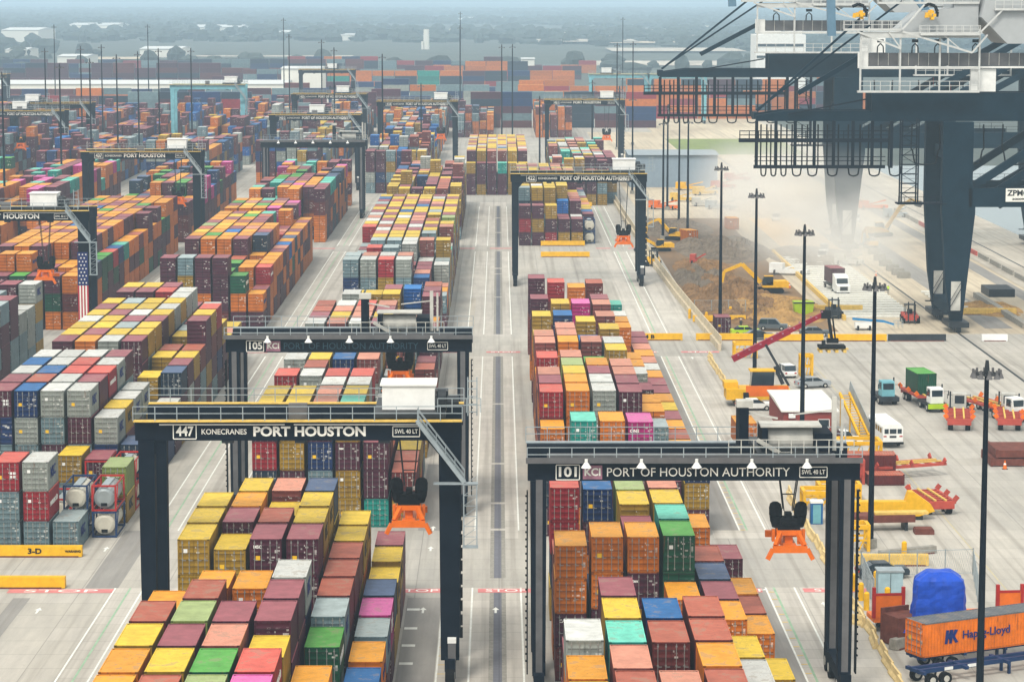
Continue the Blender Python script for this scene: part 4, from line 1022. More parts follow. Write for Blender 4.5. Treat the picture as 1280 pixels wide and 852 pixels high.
for i in range(46):
    y = 1800 + 6500 * random.random() ** 1.6; x = random.uniform(-.2, .12) * y; ww = random.uniform(.012, .05) * y
    sheet('clearing', x - ww, x + ww, y, y + random.uniform(30, 200), random.uniform(.03, 3.5), random.choice((M_dust, M_land, M_quay, M_land)))
tag(fb.obj('far_woodland', mat('woodland', '#343E3A', .9, var=.4, scale=.01)), 'dark hazy belt of woodland running to the horizon', 'woodland', None, 'stuff')
M_wh = mat('warehouse_white', '#DAD8CE', .7, var=.05); M_whd = mat('warehouse_grey', '#4A5058', .8, var=.15); M_whr = mat('warehouse_roof', '#C8CAC8', .7, var=.08)
def shed(x0, x1, y, dep, h, label, band=0, roof=M_whr, wall=M_wh):
    root = thing('warehouse', label, 'warehouse', ((x0 + x1) / 2, y, 0), 0, 'warehouses beyond the yard'); w_ = x1 - x0
    MB().box(-w_ / 2, w_ / 2, 0, dep, band, h).obj('wall', wall, root)
    if band: MB().box(-w_ / 2, w_ / 2, .5, dep - .5, 0, band - .01).obj('dock_front', M_whd, root)
    MB().prism([(-.8, h), (dep + .8, h), (dep / 2, h + dep * .02)], -w_ / 2 - .5, w_ / 2 + .5, axis='x').obj('roof', roof, root)
    return root
shed(-360, -110, 1385, 60, 8, 'very long white warehouse with dark dock front across the upper left', 3.4)
shed(-115, -94, 1420, 40, 15, 'tall white ribbed storage building left of the gantry cranes')
shed(36.5, 61, 745, 26, 9, 'pale blue grey shed with two dark window bands beyond the dug soil', wall=mat('shed_blue', '#8493A0', .7, var=.08), roof=mat('shed_roof', '#8E979C', .8, var=.1))
for i, (px, py, wd, h, dep, nm) in enumerate(((25, 53, 46, 14, 120, 'long low'), (115, 38, 60, 8, 150, 'far flat'), (270, 40, 60, 7, 150, 'far slim'), (435, 51, 26, 7, 60, 'small'), (200, 73, 50, 8, 80, 'mid distance'), (90, 82, 36, 7, 60, 'near'),
        (660, 92, 16, 10, 30, 'small cream'), (20, 74, 26, 8, 60, 'yellowish low'), (600, 28, 60, 6, 200, 'faint'), (350, 46, 30, 6, 100, 'thin'))):
    x, y = at(px, py, 0); k = y / 3340.
    o = shed(x - wd * k / 2, x + wd * k / 2, y, dep, h, '%s pale warehouse in the haze, %s counted from upper left' % (nm, ORD[i]))
b = thing('chimney_stack', 'slim white plume-like silo tower far off above centre', 'silo', (at(533, 62)[0], at(533, 62)[1], 0))
MB().cyl((0, 0, 0), (0, 0, 20), 3.2, 12, r2=2.8).obj('tower', M_wh, b); MB().box(-5, -3, -3, 3, 0, 8).obj('annex', M_wh, b)
sh = thing('ship_superstructure', 'white stepped ship superstructure behind the second quay crane', 'ship', (0, 1400, 0))  # a ship's superstructure, built as plain blocks standing on land
b = MB(); b.box(134, 160, 0, 30, 0, 33); b.box(138, 147, 0, 20, 33, 38); b.box(151, 158, 0, 20, 33, 36); b.obj('wall', M_white, sh)
b = MB(); b.box(134.5, 159, -.3, -.05, 27, 28.2); b.box(134.5, 159, -.3, -.05, 21, 22.2); b.obj('window_band', M_glass, sh)
# ------------------------------------------------------------------ barriers
def steel_barrier(pa, pb, label, text=None, h=1.05, m=M_yel, wd=.7):
    x0, y0 = at(*pa); x1, y1 = at(*pb); L_ = math.hypot(x1 - x0, y1 - y0); a = math.atan2(y1 - y0, x1 - x0)
    root = thing('barrier', label, 'barrier', ((x0 + x1) / 2, (y0 + y1) / 2, 0), a, 'long low barriers across the yard')
    b = MB(); b.prism([(-wd / 2 - .1, .05), (wd / 2 + .1, .05), (wd / 2, h), (-wd / 2, h)], -L_ / 2, L_ / 2, axis='x'); b.obj('beam', m, root)
    b = MB(); b.box(-L_ / 2 + .3, L_ / 2 - .3, -wd / 2 - .16, wd / 2 + .16, 0, .14).obj('skid', M_rust, root)
    if text:
        for s, xx, w_, hh in text: fit_text(s, w_, hh, M_bletter, root, (xx * L_ / 2, -wd / 2 - .09, h * .55), bold=.03)
    return root
T3 = [('3-D', .18, 1.3, .55), ('WARNING', .85, 1.5, .24), ('WARNING', -.6, 1.5, .24)]
steel_barrier((-40, 695), (103, 695), 'yellow barrier marked 3-D in front of the left stack', T3)
steel_barrier((-50, 734), (82, 734), 'plain yellow barrier lying on the pavement at the left edge')
steel_barrier((595, 241), (638, 241), 'yellow barrier before the distant centre stack')
steel_barrier((676, 307), (731, 307), 'yellow barrier touching the stack under crane 422')
steel_barrier((676, 321), (737, 321), 'yellow barrier lying on open pavement between crane 422 legs')
steel_barrier((790, 425), (853, 425), 'yellow barrier marked 4 B beside the stack behind crane 101', [('4 B', -.3, 1.5, .6)])
steel_barrier((870, 425), (942, 425), 'yellow barrier in front of the maroon box and lime car')
steel_barrier((955, 426), (1029, 426), 'yellow barrier crossed by the reach stacker boom end')
steel_barrier((1035, 426), (1108, 426), 'yellow barrier left of the black one in the open yard')
steel_barrier((1110, 426), (1182, 426), 'dark grey barrier lying in line with the yellow ones', m=M_dark)
steel_barrier((1227, 426), (1259, 426), 'short white barrier lying to the right of the crane leg', m=M_white)
steel_barrier((866, 402), (932, 402), 'yellow barrier behind the maroon box')
steel_barrier((1014, 389), (1078, 389), 'rusty yellow beam behind the green skip', m=M_yel2)
steel_barrier((1202, 393), (1270, 393), 'rusty yellow beam to the right of the quay crane leg', m=M_yel2)
steel_barrier((1068, 706), (1160, 706), 'pale yellow barrier behind the dark parked car', m=M_yel2)
steel_barrier((175, 244), (235, 238), 'yellow barrier far off left of crane 437 leg')
steel_barrier((715, 258), (740, 258), 'short yellow barrier by the distant stack right of crane 422')
steel_barrier((1100, 697), (1168, 690), 'grey timber beam on the ground behind the pale yellow barrier', m=M_conc, h=.7)
jb = None; k_ = 0
def jersey(x, y, a, label):
    global jb
    if jb is None:
        b = MB(); b.prism([(-.3, 0), (.3, 0), (.3, .15), (.12, .4), (.08, .85), (-.08, .85), (-.12, .4), (-.3, .15)], -1.8, 1.8, axis='y')
        jb = b.mesh('concrete_barrier', mat('jersey_cream', '#D8BE86', .85, var=.2, scale=1.2))
    tag(link('concrete_barrier', jb, None, (x, y, 0), a), label, 'concrete barrier', 'cream concrete barriers along the truck lane')
def jrow(y0, y1, xa, nm):
    y = y0; i = 0
    while y < y1:
        jersey(xa + random.uniform(-.15, .15), y, random.uniform(-.06, .06), 'cream concrete barrier, %s from the front, %s' % (ORD[min(i, 20)], nm)); y += 3.75; i += 1
def jdo():
    jrow(196, 234, 31.0, 'row beside crane 101 leg'); jrow(243, 284, 30.9, 'in the row by the blue toilet'); jrow(322, 392, 31.0, 'row before the reach stacker')
jdo()
jersey(29.6, 222.3, .9, 'cream concrete barrier knocked askew in the row beside crane 101 leg')
b = MB(); n_ = 60
pts = [(33.2, 398), (32.5, 425), (31.4, 470), (30.6, 520), (30.2, 580), (29.8, 640), (29.7, 690)]
for (xa, ya), (xb, yb) in zip(pts, pts[1:]):
    b.bar((xa, ya, .5), (xb, yb, .5), .45, 1.0); b.bar((xa + .2, ya, 1.6), (xb + .2, yb, 1.6), .12, 1.2)
tag(b.obj('concrete_wall', mat('wall_cream', '#C9BBA0', .85, var=.2)), 'long pale wall with mesh top between truck lane and dug soil', 'wall')
# ------------------------------------------------------------------ soil heaps
def heap(x, y, rx, ry, h, label, seed, m=M_soil):
    rr = random.Random(seed); b = MB(); n = 52; ph = [rr.uniform(0, 6) for _ in range(8)]
    for i in range(n + 1):
        for j in range(n + 1):
            u, v = i / n * 2 - 1, j / n * 2 - 1
            e = max(0, 1 - (u * u + v * v)) ** .7
            q = .55 + .25 * math.sin(u * 5 + ph[0]) * math.cos(v * 4 + ph[1]) + .14 * math.sin(u * 11 + ph[2]) + .14 * math.sin(v * 13 + ph[3] + u * 6) + rr.uniform(-.16, .16)
            b.v.append((u * rx, v * ry, .5 * h * e * max(.08, q) - .05))
    for i in range(n):
        for j in range(n):
            k = i * (n + 1) + j; b.f.append((k, k + n + 1, k + n + 2, k + 1)); b.mi.append(0)
    tag(b.obj('soil_heap', m, None, (x, y, 0)), label, 'soil heap', 'heaps of dug soil')
M_soil2 = mat('grey_soil', '#6E6254', .95, var=.4, scale=.3, bump=1.0); M_soil3 = mat('tan_soil', '#A07C48', .95, var=.4, scale=.3, bump=1.0)
heap(41, 470, 8, 42, 5.5, 'broad brown heap of dug soil below the near excavator', 1)
heap(47, 452, 9, 24, 3.6, 'tan soil bank in front of the near excavator', 2, M_soil3)
heap(38.5, 500, 5.5, 26, 4.0, 'grey brown heap behind the broad brown one near the lane wall', 3, M_soil2)
heap(47, 560, 10, 30, 5.5, 'dusty grey heap behind the orange box', 4, M_soil2)
heap(40, 520, 6, 22, 3.2, 'low heap beside the yellow roller', 8, M_soil)
heap(64, 545, 9, 24, 2.6, 'low dusty mound far right of the dug area', 5, M_soil2)
heap(84, 452, 5, 12, 2.2, 'tan spoil mound to the right of the quay crane leg', 6, M_soil3)
heap(40, 610, 9, 26, 4.5, 'brownish mound by the far yellow digger', 7, M_soil2)
# ------------------------------------------------------------------ vehicles
def wheels(root, pts, r=.5, wd=.35, rim=M_dwhite):
    k = ('wh', r, wd)
    if k not in TXT:
        b = MB(); b.cyl((-wd / 2, 0, 0), (wd / 2, 0, 0), r, 16); TXT[k] = b.mesh('wheel', M_black)
        b = MB(); b.cyl((-wd / 2 - .02, 0, 0), (wd / 2 + .02, 0, 0), r * .52, 12); TXT[(k, 'r')] = b.mesh('rim', rim)
    for x, y in pts:
        o = link('wheel', TXT[k], root, (x, y, r)); link('rim', TXT[(k, 'r')], o)
def car(px, py, rz, m, label, cat='car', suv=False, pickup=False, h=0):
    x, y = at(px, py); root = thing('parked_car', label, cat, (x, y, 0), rz)
    t = 1.75 if suv or pickup else 1.42; b = MB()
    b.prism([(-2.35, .35), (2.3, .35), (2.35, .75), (2.2, .95), (-2.3, 1.0), (-2.4, .7)], -.9, .9, axis='x')
    o = b.obj('body', m, root)
    for v in (1,):
        if pickup: pr = [(-.5, .97), (1.3, .97), (.75, t), (-.35, t)]
        elif suv: pr = [(-2.25, .98), (1.2, .97), (.5, t), (-2.0, t)]
        else: pr = [(-1.9, .97), (1.25, .97), (.45, t), (-1.15, t)]
    g = MB(); g.prism(pr, -.80, .80, axis='x').obj('window', M_glass, root)
    a = pr[3][0] + .08; c = pr[2][0] - .08
    MB().box(-.74, .74, a, c, t + .003, t + .05).obj('roof', m, root)
    q = MB()
    for sx in (-.81, .81): q.box(sx - .03, sx + .03, (a + c) / 2 - .05, (a + c) / 2 + .05, .97, t)
    q.obj('door_pillar', m, root)
    for sx in (-.68, .68):
        MB().box(sx - .16, sx + .16, 2.28, 2.37, .62, .78).obj('headlight', M_white, root); MB().box(sx - .14, sx + .14, -2.43, -2.36, .65, .85).obj('tail_light', M_red, root)
    wheels(root, [(sx, sy) for sx in (-.84, .84) for sy in (-1.45, 1.45)], .34, .22)
    return root
for a in ((932, 419, -1.5, M_lime, 'lime yellow car parked behind the yellow barrier'), (948, 424, -1.5, M_navycar, 'dark car with its nose behind the lime yellow car'), (966, 412, -1.75, M_grey, 'grey estate car beside the person near the boom end', 'car', True),
          (1018, 420, -1.6, M_grey, 'grey saloon partly behind the second light mast'), (1052, 556, -1.5, M_white, 'white pickup truck right of the red hut behind crane 101', 'pickup truck', False, True),
          (1103, 721, -1.45, M_navycar, 'dark saloon parked inside the mesh fence by crane 101 leg'), (1070, 277, 3.0, M_white, 'white van driving through the dust, rightmost of the hazy vans', 'van', True),
          (1049, 284, 3.0, M_silver, 'silver car in the dust left of the white van', 'car', True), (970, 276, 3.1, M_white, 'lone white pickup in the thick of the dust', 'pickup truck', True), (1028, 324, 3.0, M_white, 'pale van in the dust above the white lorry', 'van', True),
          (1030, 316, 3.0, M_silver, 'hazy car just beyond the pale van', 'car', True), (982, 470, 0.2, M_white, 'white utility van next to the reach stacker', 'van', True), (1016, 484, -1.3, M_silver, 'silver car half hidden behind the red hut', 'car'),
          (943, 512, -1.5, M_white, 'white car left of the red hut behind crane 101', 'car'), (1098, 613, 0, M_dwhite, 'x'), ):
    if a[4] == 'x': continue
    car(*a)
def person(px, py, label, top=M_hivis, h=1.78, rz=0, arm=.25):
    x, y = at(px, py); me = D.meshes.new('person')
    J = [(0, 0, .95), (0, 0, 1.2), (0, 0, 1.42), (0, .01, 1.53), (0, .02, 1.66), (0, .02, 1.76), (.1, 0, .9), (.12, .03, .5), (.12, 0, .08), (.12, .14, .04), (-.1, 0, .9), (-.13, -.02, .5), (-.13, -.05, .08), (-.13, .1, .04),
         (.19, 0, 1.42), (.24 + arm * .3, .02, 1.16), (.25 + arm * .3, .12, .92), (.26 + arm * .3, .16, .83), (-.19, 0, 1.42), (-.26, .02, 1.16), (-.27, .1, .92), (-.27, .14, .83)]
    E_ = [(0, 1), (1, 2), (2, 3), (3, 4), (4, 5), (0, 6), (6, 7), (7, 8), (8, 9), (0, 10), (10, 11), (11, 12), (12, 13), (2, 14), (14, 15), (15, 16), (16, 17), (2, 18), (18, 19), (19, 20), (20, 21)]
    rad = [.15, .14, .15, .055, .10, .07, .09, .065, .045, .04, .09, .065, .045, .04, .065, .045, .035, .03, .065, .045, .035, .03]
    me.from_pydata(J, E_, []); o = D.objects.new('person', me); COL.objects.link(o); o.location = (x, y, 0); o.rotation_euler[2] = rz
    md = o.modifiers.new('skin', 'SKIN')
    bpy.context.view_layer.update(); sv = me.skin_vertices[0].data if len(me.skin_vertices) else None
    if sv is None:
        bm_ = None
    else:
        for i, r_ in enumerate(rad): sv[i].radius = (r_, r_ * .8)
        sv[0].use_root = True
    md2 = o.modifiers.new('sub', 'SUBSURF'); md2.levels = 1; md2.render_levels = 1
    dg = bpy.context.evaluated_depsgraph_get(); me2 = D.meshes.new_from_object(o.evaluated_get(dg)); o.modifiers.clear(); o.data = me2
    me2.materials.clear(); [me2.materials.append(m) for m in (M_skin, top, M_navycar)]
    for p in me2.polygons:
        z = p.center.z; p.material_index = 2 if z < .98 and z > .1 and abs(p.center.x) < .2 else (1 if .95 < z < 1.5 else 0)
        if z <= .12: p.material_index = 2
    q = MB(); q.cyl((0, .02, 1.70), (0, .02, 1.80), .125, 12, r2=.07); q.box(-.12, .12, .1, .2, 1.70, 1.73); q.obj('hard_hat', M_white, o)
    return tag(o, label, 'person', 'workers in high visibility tops')
import bmesh
def person_ok():
    me = D.meshes.new('t'); bm = bmesh.new(); bm.from_mesh(me); bm.free()
_old = person
def person(px, py, label, **k):
    return _old(px, py, label, **k)
def yard_tractor(px, py, rz, label, trailer=None, cab=M_white, bump=M_dark, box=None):
    x, y = at(px, py); root = thing('yard_tractor', label, 'yard tractor', (x, y, 0), rz)
    MB().box(-1.2, 1.2, -3.0, 2.2, .75, 1.15).obj('chassis', M_dark, root)
    c = MB().prism([(.3, 1.15), (2.2, 1.15), (2.25, 2.0), (2.0, 3.1), (.3, 3.1)], -.75, .95, axis='x').obj('cab', cab, root)
    MB().box(-.6, .8, 2.06, 2.26, 2.05, 2.85).obj('windscreen', M_glass, c); MB().box(-.5, .7, .27, .295, 1.9, 2.9).obj('rear_window', M_glass, c)
    for sx in (-.77, .955): MB().box(sx, sx + .02, .7, 1.8, 2.0, 2.9).obj('side_window', M_glass, c)
    MB().box(-1.3, 1.3, 2.26, 2.6, .5, 1.1).obj('bumper', bump, root)
    q = MB(); q.cyl((-1.05, .4, 1.1), (-1.05, .4, 3.4), .1, 8).obj('exhaust', M_dark, root)
    q = MB(); q.bar((-.8, 2.1, 2.7), (-1.35, 2.2, 2.7), .05); q.cbox(-1.4, 2.2, 2.5, .08, .2, .6); q.bar((1.0, 2.1, 2.7), (1.4, 2.2, 2.7), .05); q.cbox(1.45, 2.2, 2.5, .08, .2, .6); q.obj('mirror', M_dark, root)
    MB().cyl((0, -1.9, 1.15), (0, -1.9, 1.3), .5, 12).obj('fifth_wheel', M_black, root)
    wheels(root, [(-.95, 1.3), (.95, 1.3), (-.9, -2.0), (.9, -2.0)], .52, .5)
    if trailer:
        L_ = 8.5; yo = -1.6; wd = 1.45
        m = {'orange': M_redf, 'blue': M_dblue}[trailer]
        t = MB()
        for sx in (-wd, wd): t.box(sx - .15, sx + .15, yo - L_, yo, 1.3, 1.6)
        i = 0
        while i < 9: t.box(-wd + .15, wd - .15, yo - L_ + i * L_ / 8.5, yo - L_ + i * L_ / 8.5 + .25, 1.32, 1.55); i += 1.2
        tr = t.obj('trailer_frame', m, root)
        t = MB()
        for sx in (-.55, .55): t.box(sx - .1, sx + .1, yo - L_ + .1, yo, 1.56, 1.72)
        t.obj('trailer_rail', M_yel2, tr)
        for sx in (-wd, wd):
            for yy in (yo - L_ + .2, yo - L_ * .5, yo - .3): MB().bar((sx, yy, 1.6), (sx * 1.25, yy, 2.05), .16, .5).obj('guide', M_orange, tr)
        MB().box(-wd, wd, yo - L_ - .2, yo - L_, .8, 1.5).obj('rear_panel', m, tr)
        wheels(root, [(sx * 1.05, yo - L_ + yy) for sx in (-1, 1) for yy in (1.0, 2.2)], .52, .6)
    return root
def loaded(root, col, label, yo=-8.2, L_=6.06):
    """a container resting on a truck is a thing of its own"""
    a = root.rotation_euler[2]; p = root.location
    o = build_container(col, 0, 0, 1.6, 2.7, L_, label, 'containers carried by trucks', 1)
    d = Matrix.Rotation(a, 4, 'Z') @ Vector((0, yo, 0)); o.location = (p.x + d.x, p.y + d.y, 1.62); o.rotation_euler[2] = a
    return o
t1 = yard_tractor(1166, 512, math.pi + .12, 'white yard tractor with lime bumper carrying the green container', 'orange', bump=M_lime); loaded(t1, 'G', 'bright green container riding on the lime bumpered yard tractor', -8.8)
yard_tractor(1106, 503, math.pi + .1, 'small dark green yard tractor without a trailer behind the central mast', cab=M_teal)
yard_tractor(1198, 523, -.16, 'yard tractor towing an empty orange trailer, left of the two seen from behind', 'orange', cab=M_dwhite)
yard_tractor(1259, 523, -.16, 'yard tractor towing an empty orange trailer by the right edge', 'orange', cab=M_dwhite)
yard_tractor(1262, 525, math.pi + .35, 'white cabbed yard tractor facing the camera at the right edge', 'orange')
def trailer(px, py, rz, label, m=M_redf, L_=8.0):
    x, y = at(px, py); root = thing('trailer', label, 'trailer', (x, y, 0), rz)
    t = MB()
    for sx in (-1.45, 1.45): t.box(sx - .15, sx + .15, 0, L_, 1.2, 1.5)
    for i in range(7): t.box(-1.3, 1.3, i * (L_ - .3) / 6, i * (L_ - .3) / 6 + .3, 1.22, 1.46)
    t.obj('frame', m, root); t = MB()
    for sx in (-.55, .55): t.box(sx - .1, sx + .1, .1, L_ - .1, 1.47, 1.62)
    t.obj('rail', M_yel2, root)
    for sx in (-1.45, 1.45):
        for yy in (.2, L_ / 2, L_ - .3): MB().bar((sx, yy, 1.5), (sx * 1.25, yy, 1.95), .16, .5).obj('guide', m, root)
    MB().box(-1.4, 1.4, -.15, 0, .7, 1.4).obj('rear_panel', m, root)
    wheels(root, [(sx * 1.05, yy) for sx in (-1, 1) for yy in (.9, 2.1)], .52, .6)
    return root
trailer(1176, 644, .12, 'orange red container trailer parked alone on the pavement', L_=7)
trailer(1085, 598, -1.2, 'rusty trailer loaded with an orange spreader frame', L_=9)
# school bus
x, y = at(1116, 560); bus = thing('bus', 'small white bus seen from behind beside the yellow stair', 'bus', (x, y, 0), .07)
MB().prism([(-1.2, .6), (1.2, .6), (1.2, 2.5), (.95, 2.85), (-.95, 2.85), (-1.2, 2.5)], 0, 8.5, axis='y').obj('body', M_white, bus)
for xx, w_ in ((-.78, .5), (0, .8), (.78, .5)): MB().box(xx - w_ / 2, xx + w_ / 2, -.03, -.005, 1.75, 2.3).obj('rear_window', M_glass, bus)
MB().box(-.4, .4, -.03, -.005, 1.25, 1.5).obj('number_plate', M_dark, bus); MB().box(-1.25, 1.25, -.2, 0, .5, .75).obj('bumper', M_black, bus)
for xx in (-.95, .95): MB().box(xx - .18, xx + .18, -.03, -.005, 1.35, 1.5).obj('tail_light', M_red, bus)
for sx in (-1.215, 1.2):
    for i in range(6): MB().box(sx, sx + .015, .8 + i * 1.25, 1.75 + i * 1.25, 1.7, 2.3).obj('side_window', M_glass, bus)
wheels(bus, [(-1.05, 1.8), (1.05, 1.8), (-1.05, 6.6), (1.05, 6.6)], .45, .3)
# white lorry with maroon box
x, y = at(1051, 367); lo = thing('lorry', 'white lorry cab towards the camera pulling a maroon container in the dust', 'lorry', (x, y, 0), math.pi + .1)
MB().prism([(-.2, .5), (2.4, .5), (2.4, 1.6), (1.1, 1.9), (.8, 2.9), (-.2, 3.3), (-1.6, 3.5), (-1.6, .8)], -1.2, 1.2, axis='x').obj('cab', M_white, lo)
MB().prism([(1.12, 1.95), (.82, 2.8), (.86, 2.82), (1.17, 1.96)], -1.0, 1.0, axis='x').obj('windscreen', M_glass, lo)
MB().box(-.7, .7, 2.4, 2.45, .8, 1.5).obj('grille', M_dark, lo); MB().box(-1.1, 1.1, -9.5, -1.6, 1.0, 1.25).obj('chassis', M_dark, lo)
for sx in (-.95, .95): MB().cbox(sx, 2.42, 1.0, .3, .08, .22).obj('headlight', M_white, lo)
wheels(lo, [(-1, 1.5), (1, 1.5), (-1, -2.4), (1, -2.4), (-1, -8.4), (1, -8.4)], .5, .3); loaded(lo, 'M', 'maroon container riding behind the white lorry', -8.3)
# forklift
def forklift(px, py, rz, m, label):
    x, y = at(px, py); r = thing('forklift', label, 'forklift', (x, y, 0), rz)
    MB().prism([(-2.2, .5), (1.6, .5), (1.6, 1.3), (-.6, 1.5), (-1.2, 1.7), (-2.2, 1.5)], -1.2, 1.2, axis='x').obj('body', m, r)
    q = MB()
    for sx in (-.8, .8):
        for yy in (-.8, .8): q.cbox(sx, yy, 2.2, .1, .1, 1.6)
    q.box(-.9, .9, -.9, .9, 2.95, 3.05); q.obj('cab_frame', M_dark, r); MB().box(-.4, .4, -.5, .2, 1.5, 2.2).obj('seat', M_black, r)
    q = MB()
    for sx in (-.5, .5): q.box(sx - .1, sx + .1, 1.65, 1.85, .3, 3.6); q.box(sx - .08, sx + .08, 1.85, 3.2, .25, .35)
    q.obj('mast', M_dark, r); wheels(r, [(-1.2, 1.1), (1.2, 1.1), (-1.1, -1.5), (1.1, -1.5)], .6, .5); return r
forklift(1137, 403, math.pi, M_redf, 'orange red forklift in front of the quay crane legs')
forklift(1042, 397, math.pi, M_dark, 'dark forklift parked left of the orange red one'); forklift(817, 332, math.pi, M_yel, 'small yellow compactor at the edge of the dug soil')
# excavators
def excavator(px, py, rz, label, m=M_yel, reach=((0, 1.6, 1.9), (0, 5.0, 5.2), (0, 8.2, 3.9), (0, 8.8, .8)), cut=0, sc=1.0):
    x, y = at(px, py); r = thing('excavator', label, 'excavator', (x, y, 0), rz, 'yellow excavators'); r.scale = (sc, sc, sc)
    for sx in (-1.2, 1.2):
        MB().prism([(-2.2, .15), (2.2, .15), (2.5, .5), (2.2, .95), (-2.2, .95), (-2.5, .5)], sx - .3, sx + .3, axis='x').obj('track', M_black, r)
    MB().box(-.9, .9, -1, 1, .5, 1.1).obj('undercarriage', M_dark, r)
    MB().prism([(-2.9, 1.1), (1.4, 1.1), (1.4, 1.5), (-.5, 2.2), (-2.9, 2.3)], -1.4, 1.4, axis='x').obj('body', m, r)
    MB().box(-1.4, 1.4, -3.3, -2.91, 1.0, 2.1).obj('counterweight', m, r)
    c = MB().prism([(-.5, 1.5), (1.4, 1.5), (1.5, 2.2), (1.1, 3.1), (-.5, 3.1)], -1.4, -.4, axis='x').obj('cab', M_glass, r); MB().box(-1.42, -.38, -.5, 1.1, 3.1, 3.2).obj('cab_roof', m, c)
    a, b_, c_2, d_ = reach
    q = MB(); q.bar(a, b_, .45, .75); mid = (b_[0], b_[1] * .65 + a[1] * .35 + .3, b_[2]); q.bar(b_, c_2, .4, .6, w2=.35, h2=.5); q.obj('boom', m, r)
    q = MB(); q.bar(c_2, d_, .3, .5); q.obj('stick', m, r)
    q = MB(); q.bar((0, a[1] + .4, a[2] - .5), (0, (a[1] + b_[1]) / 2, (a[2] + b_[2]) / 2 - .5), .18); q.obj('ram', M_dark, r)
    q = MB(); q.prism([(d_[1] - .9, d_[2] - .9), (d_[1] + .1, d_[2] - 1.2), (d_[1] + .6, d_[2] - .4), (d_[1] + .2, d_[2] + .2), (d_[1] - .4, d_[2])], -.6, .6, axis='x'); q.obj('bucket', M_dark, r)
    return r
excavator(962, 366, R(90), 'yellow excavator reaching left over the brown soil')
excavator(1100, 296, R(-62), 'yellow excavator with raised arm left of the quay crane leg', reach=((0, 1.6, 1.9), (0, 5.5, 6.6), (0, 8.2, 8.0), (0, 10.5, 7.4)))
excavator(845, 300, R(60), 'yellow excavator standing on the soil beside the orange box', sc=.85)
excavator(1088, 310, R(10), 'small upright yellow excavator near the timber strips', sc=.7)
excavator(826, 314, R(100), 'yellow excavator at the end of the lane wall', sc=.8, reach=((0, 1.6, 1.9), (0, 4.2, 3.2), (0, 6.2, 2.2), (0, 6.6, .9)))
# reach stacker
x, y = at(950, 505); rs = thing('reach_stacker', 'yellow reach stacker with a raised crimson boom and black spreader', 'reach stacker', (x, y, 0), 0)
MB().box(-4.0, 3.2, -2.0, 1.5, .8, 2.0).obj('chassis', M_yel, rs)
c = MB().prism([(-1.2, 2.0), (1.4, 2.0), (1.5, 3.9), (-1.0, 3.9)], -1.2, .6).obj('cab', M_glass, rs); MB().box(-1.3, 1.6, -1.3, .7, 3.9, 4.05).obj('cab_roof', M_yel, c)
MB().box(-4.2, -2.6, -1.2, 1.0, 2.0, 2.7).obj('counterweight', M_yel, rs); MB().box(-1.8, 3.0, -2.02, -1.9, 1.2, 2.4).obj('side_cover', M_orange, rs)
q = MB(); q.bar((-3.2, -.2, 5.2), (3.2, -.2, 8.4), .6, .7); bm1 = q.obj('boom', M_magred, rs)
q = MB(); q.bar((3.2, -.2, 8.4), (7.0, -.2, 10.3), .45, .5); q.obj('boom_extension', M_magred, bm1)
q = MB()
for i in range(16):
    t = i / 15; q.cbox(-2.6 + 9.4 * t, -.72, 5.85 + 4.55 * t + (.25 if i % 2 else -.1), .22, .05, .16)
q.obj('boom_bracket', M_pink, bm1)
q = MB(); q.bar((3.2, -.5, 2.2), (.5, -.5, 6.9), .28); q.bar((2.5, -.5, 2.4), (1.6, -.5, 4.4), .42); q.obj('lift_ram', M_dark, rs)
q = MB(); q.cbox(7.3, -.2, 10.3, 1.1, .9, .9); q.bar((7.6, -.2, 10.1), (8.0, -.2, 7.6), .32, .5); q.bar((8.1, -.2, 9.8), (8.4, -.2, 7.6), .16, .3); q.cbox(8.1, -.2, 7.3, 1.3, .8, .5); q.cbox(8.0, -.2, 6.65, 3.0, 2.0, .3); q.cbox(7.1, -.2, 7.0, .4, .5, .7); q.obj('rotator', M_black, rs)
q = MB(); 
for xx in (6.7, 7.6, 8.5, 9.4): q.cbox(xx, -.2, 6.2, .35, 2.2, .3)
q.box(6.4, 9.9, -.5, .2, 6.3, 6.42); q.obj('spreader', M_yel2, rs)
wheels(rs, [(-1.8, -1.8), (-1.8, 1.6), (2.2, -1.8), (2.2, 1.6)], .85, .6)
rs.scale = (1.15, 1.15, 1.15)
for o in rs.children:
    pass
# hut with white roof
x0, y0 = at(979, 545); x1, _ = at(1045, 545)
hut = thing('site_hut', 'red panelled hut with a pale flat roof behind crane 101', 'hut', ((x0 + x1) / 2, y0, 0)); w_ = (x1 - x0) / 2
MB().box(-w_, w_, 0, 17, 0, 3.0).obj('wall', M_brick, hut)
MB().prism([(-.3, 3.0), (17.3, 3.0), (17.3, 3.15), (8.5, 3.4), (-.3, 3.15)], -w_ - .3, w_ + .3, axis='x').obj('roof', M_roofw, hut)
MB().box(1.1, 2.3, -.03, -.003, 1.1, 2.0).obj('window', M_glass, hut); MB().box(-2.6, -1.8, -.5, 0, 2.3, 2.8).obj('air_conditioner', M_white, hut)
frame_mesh(1.35, 1.05, .08).obj('window_frame', M_white, hut, loc=(1.7, -.03, 1.55))
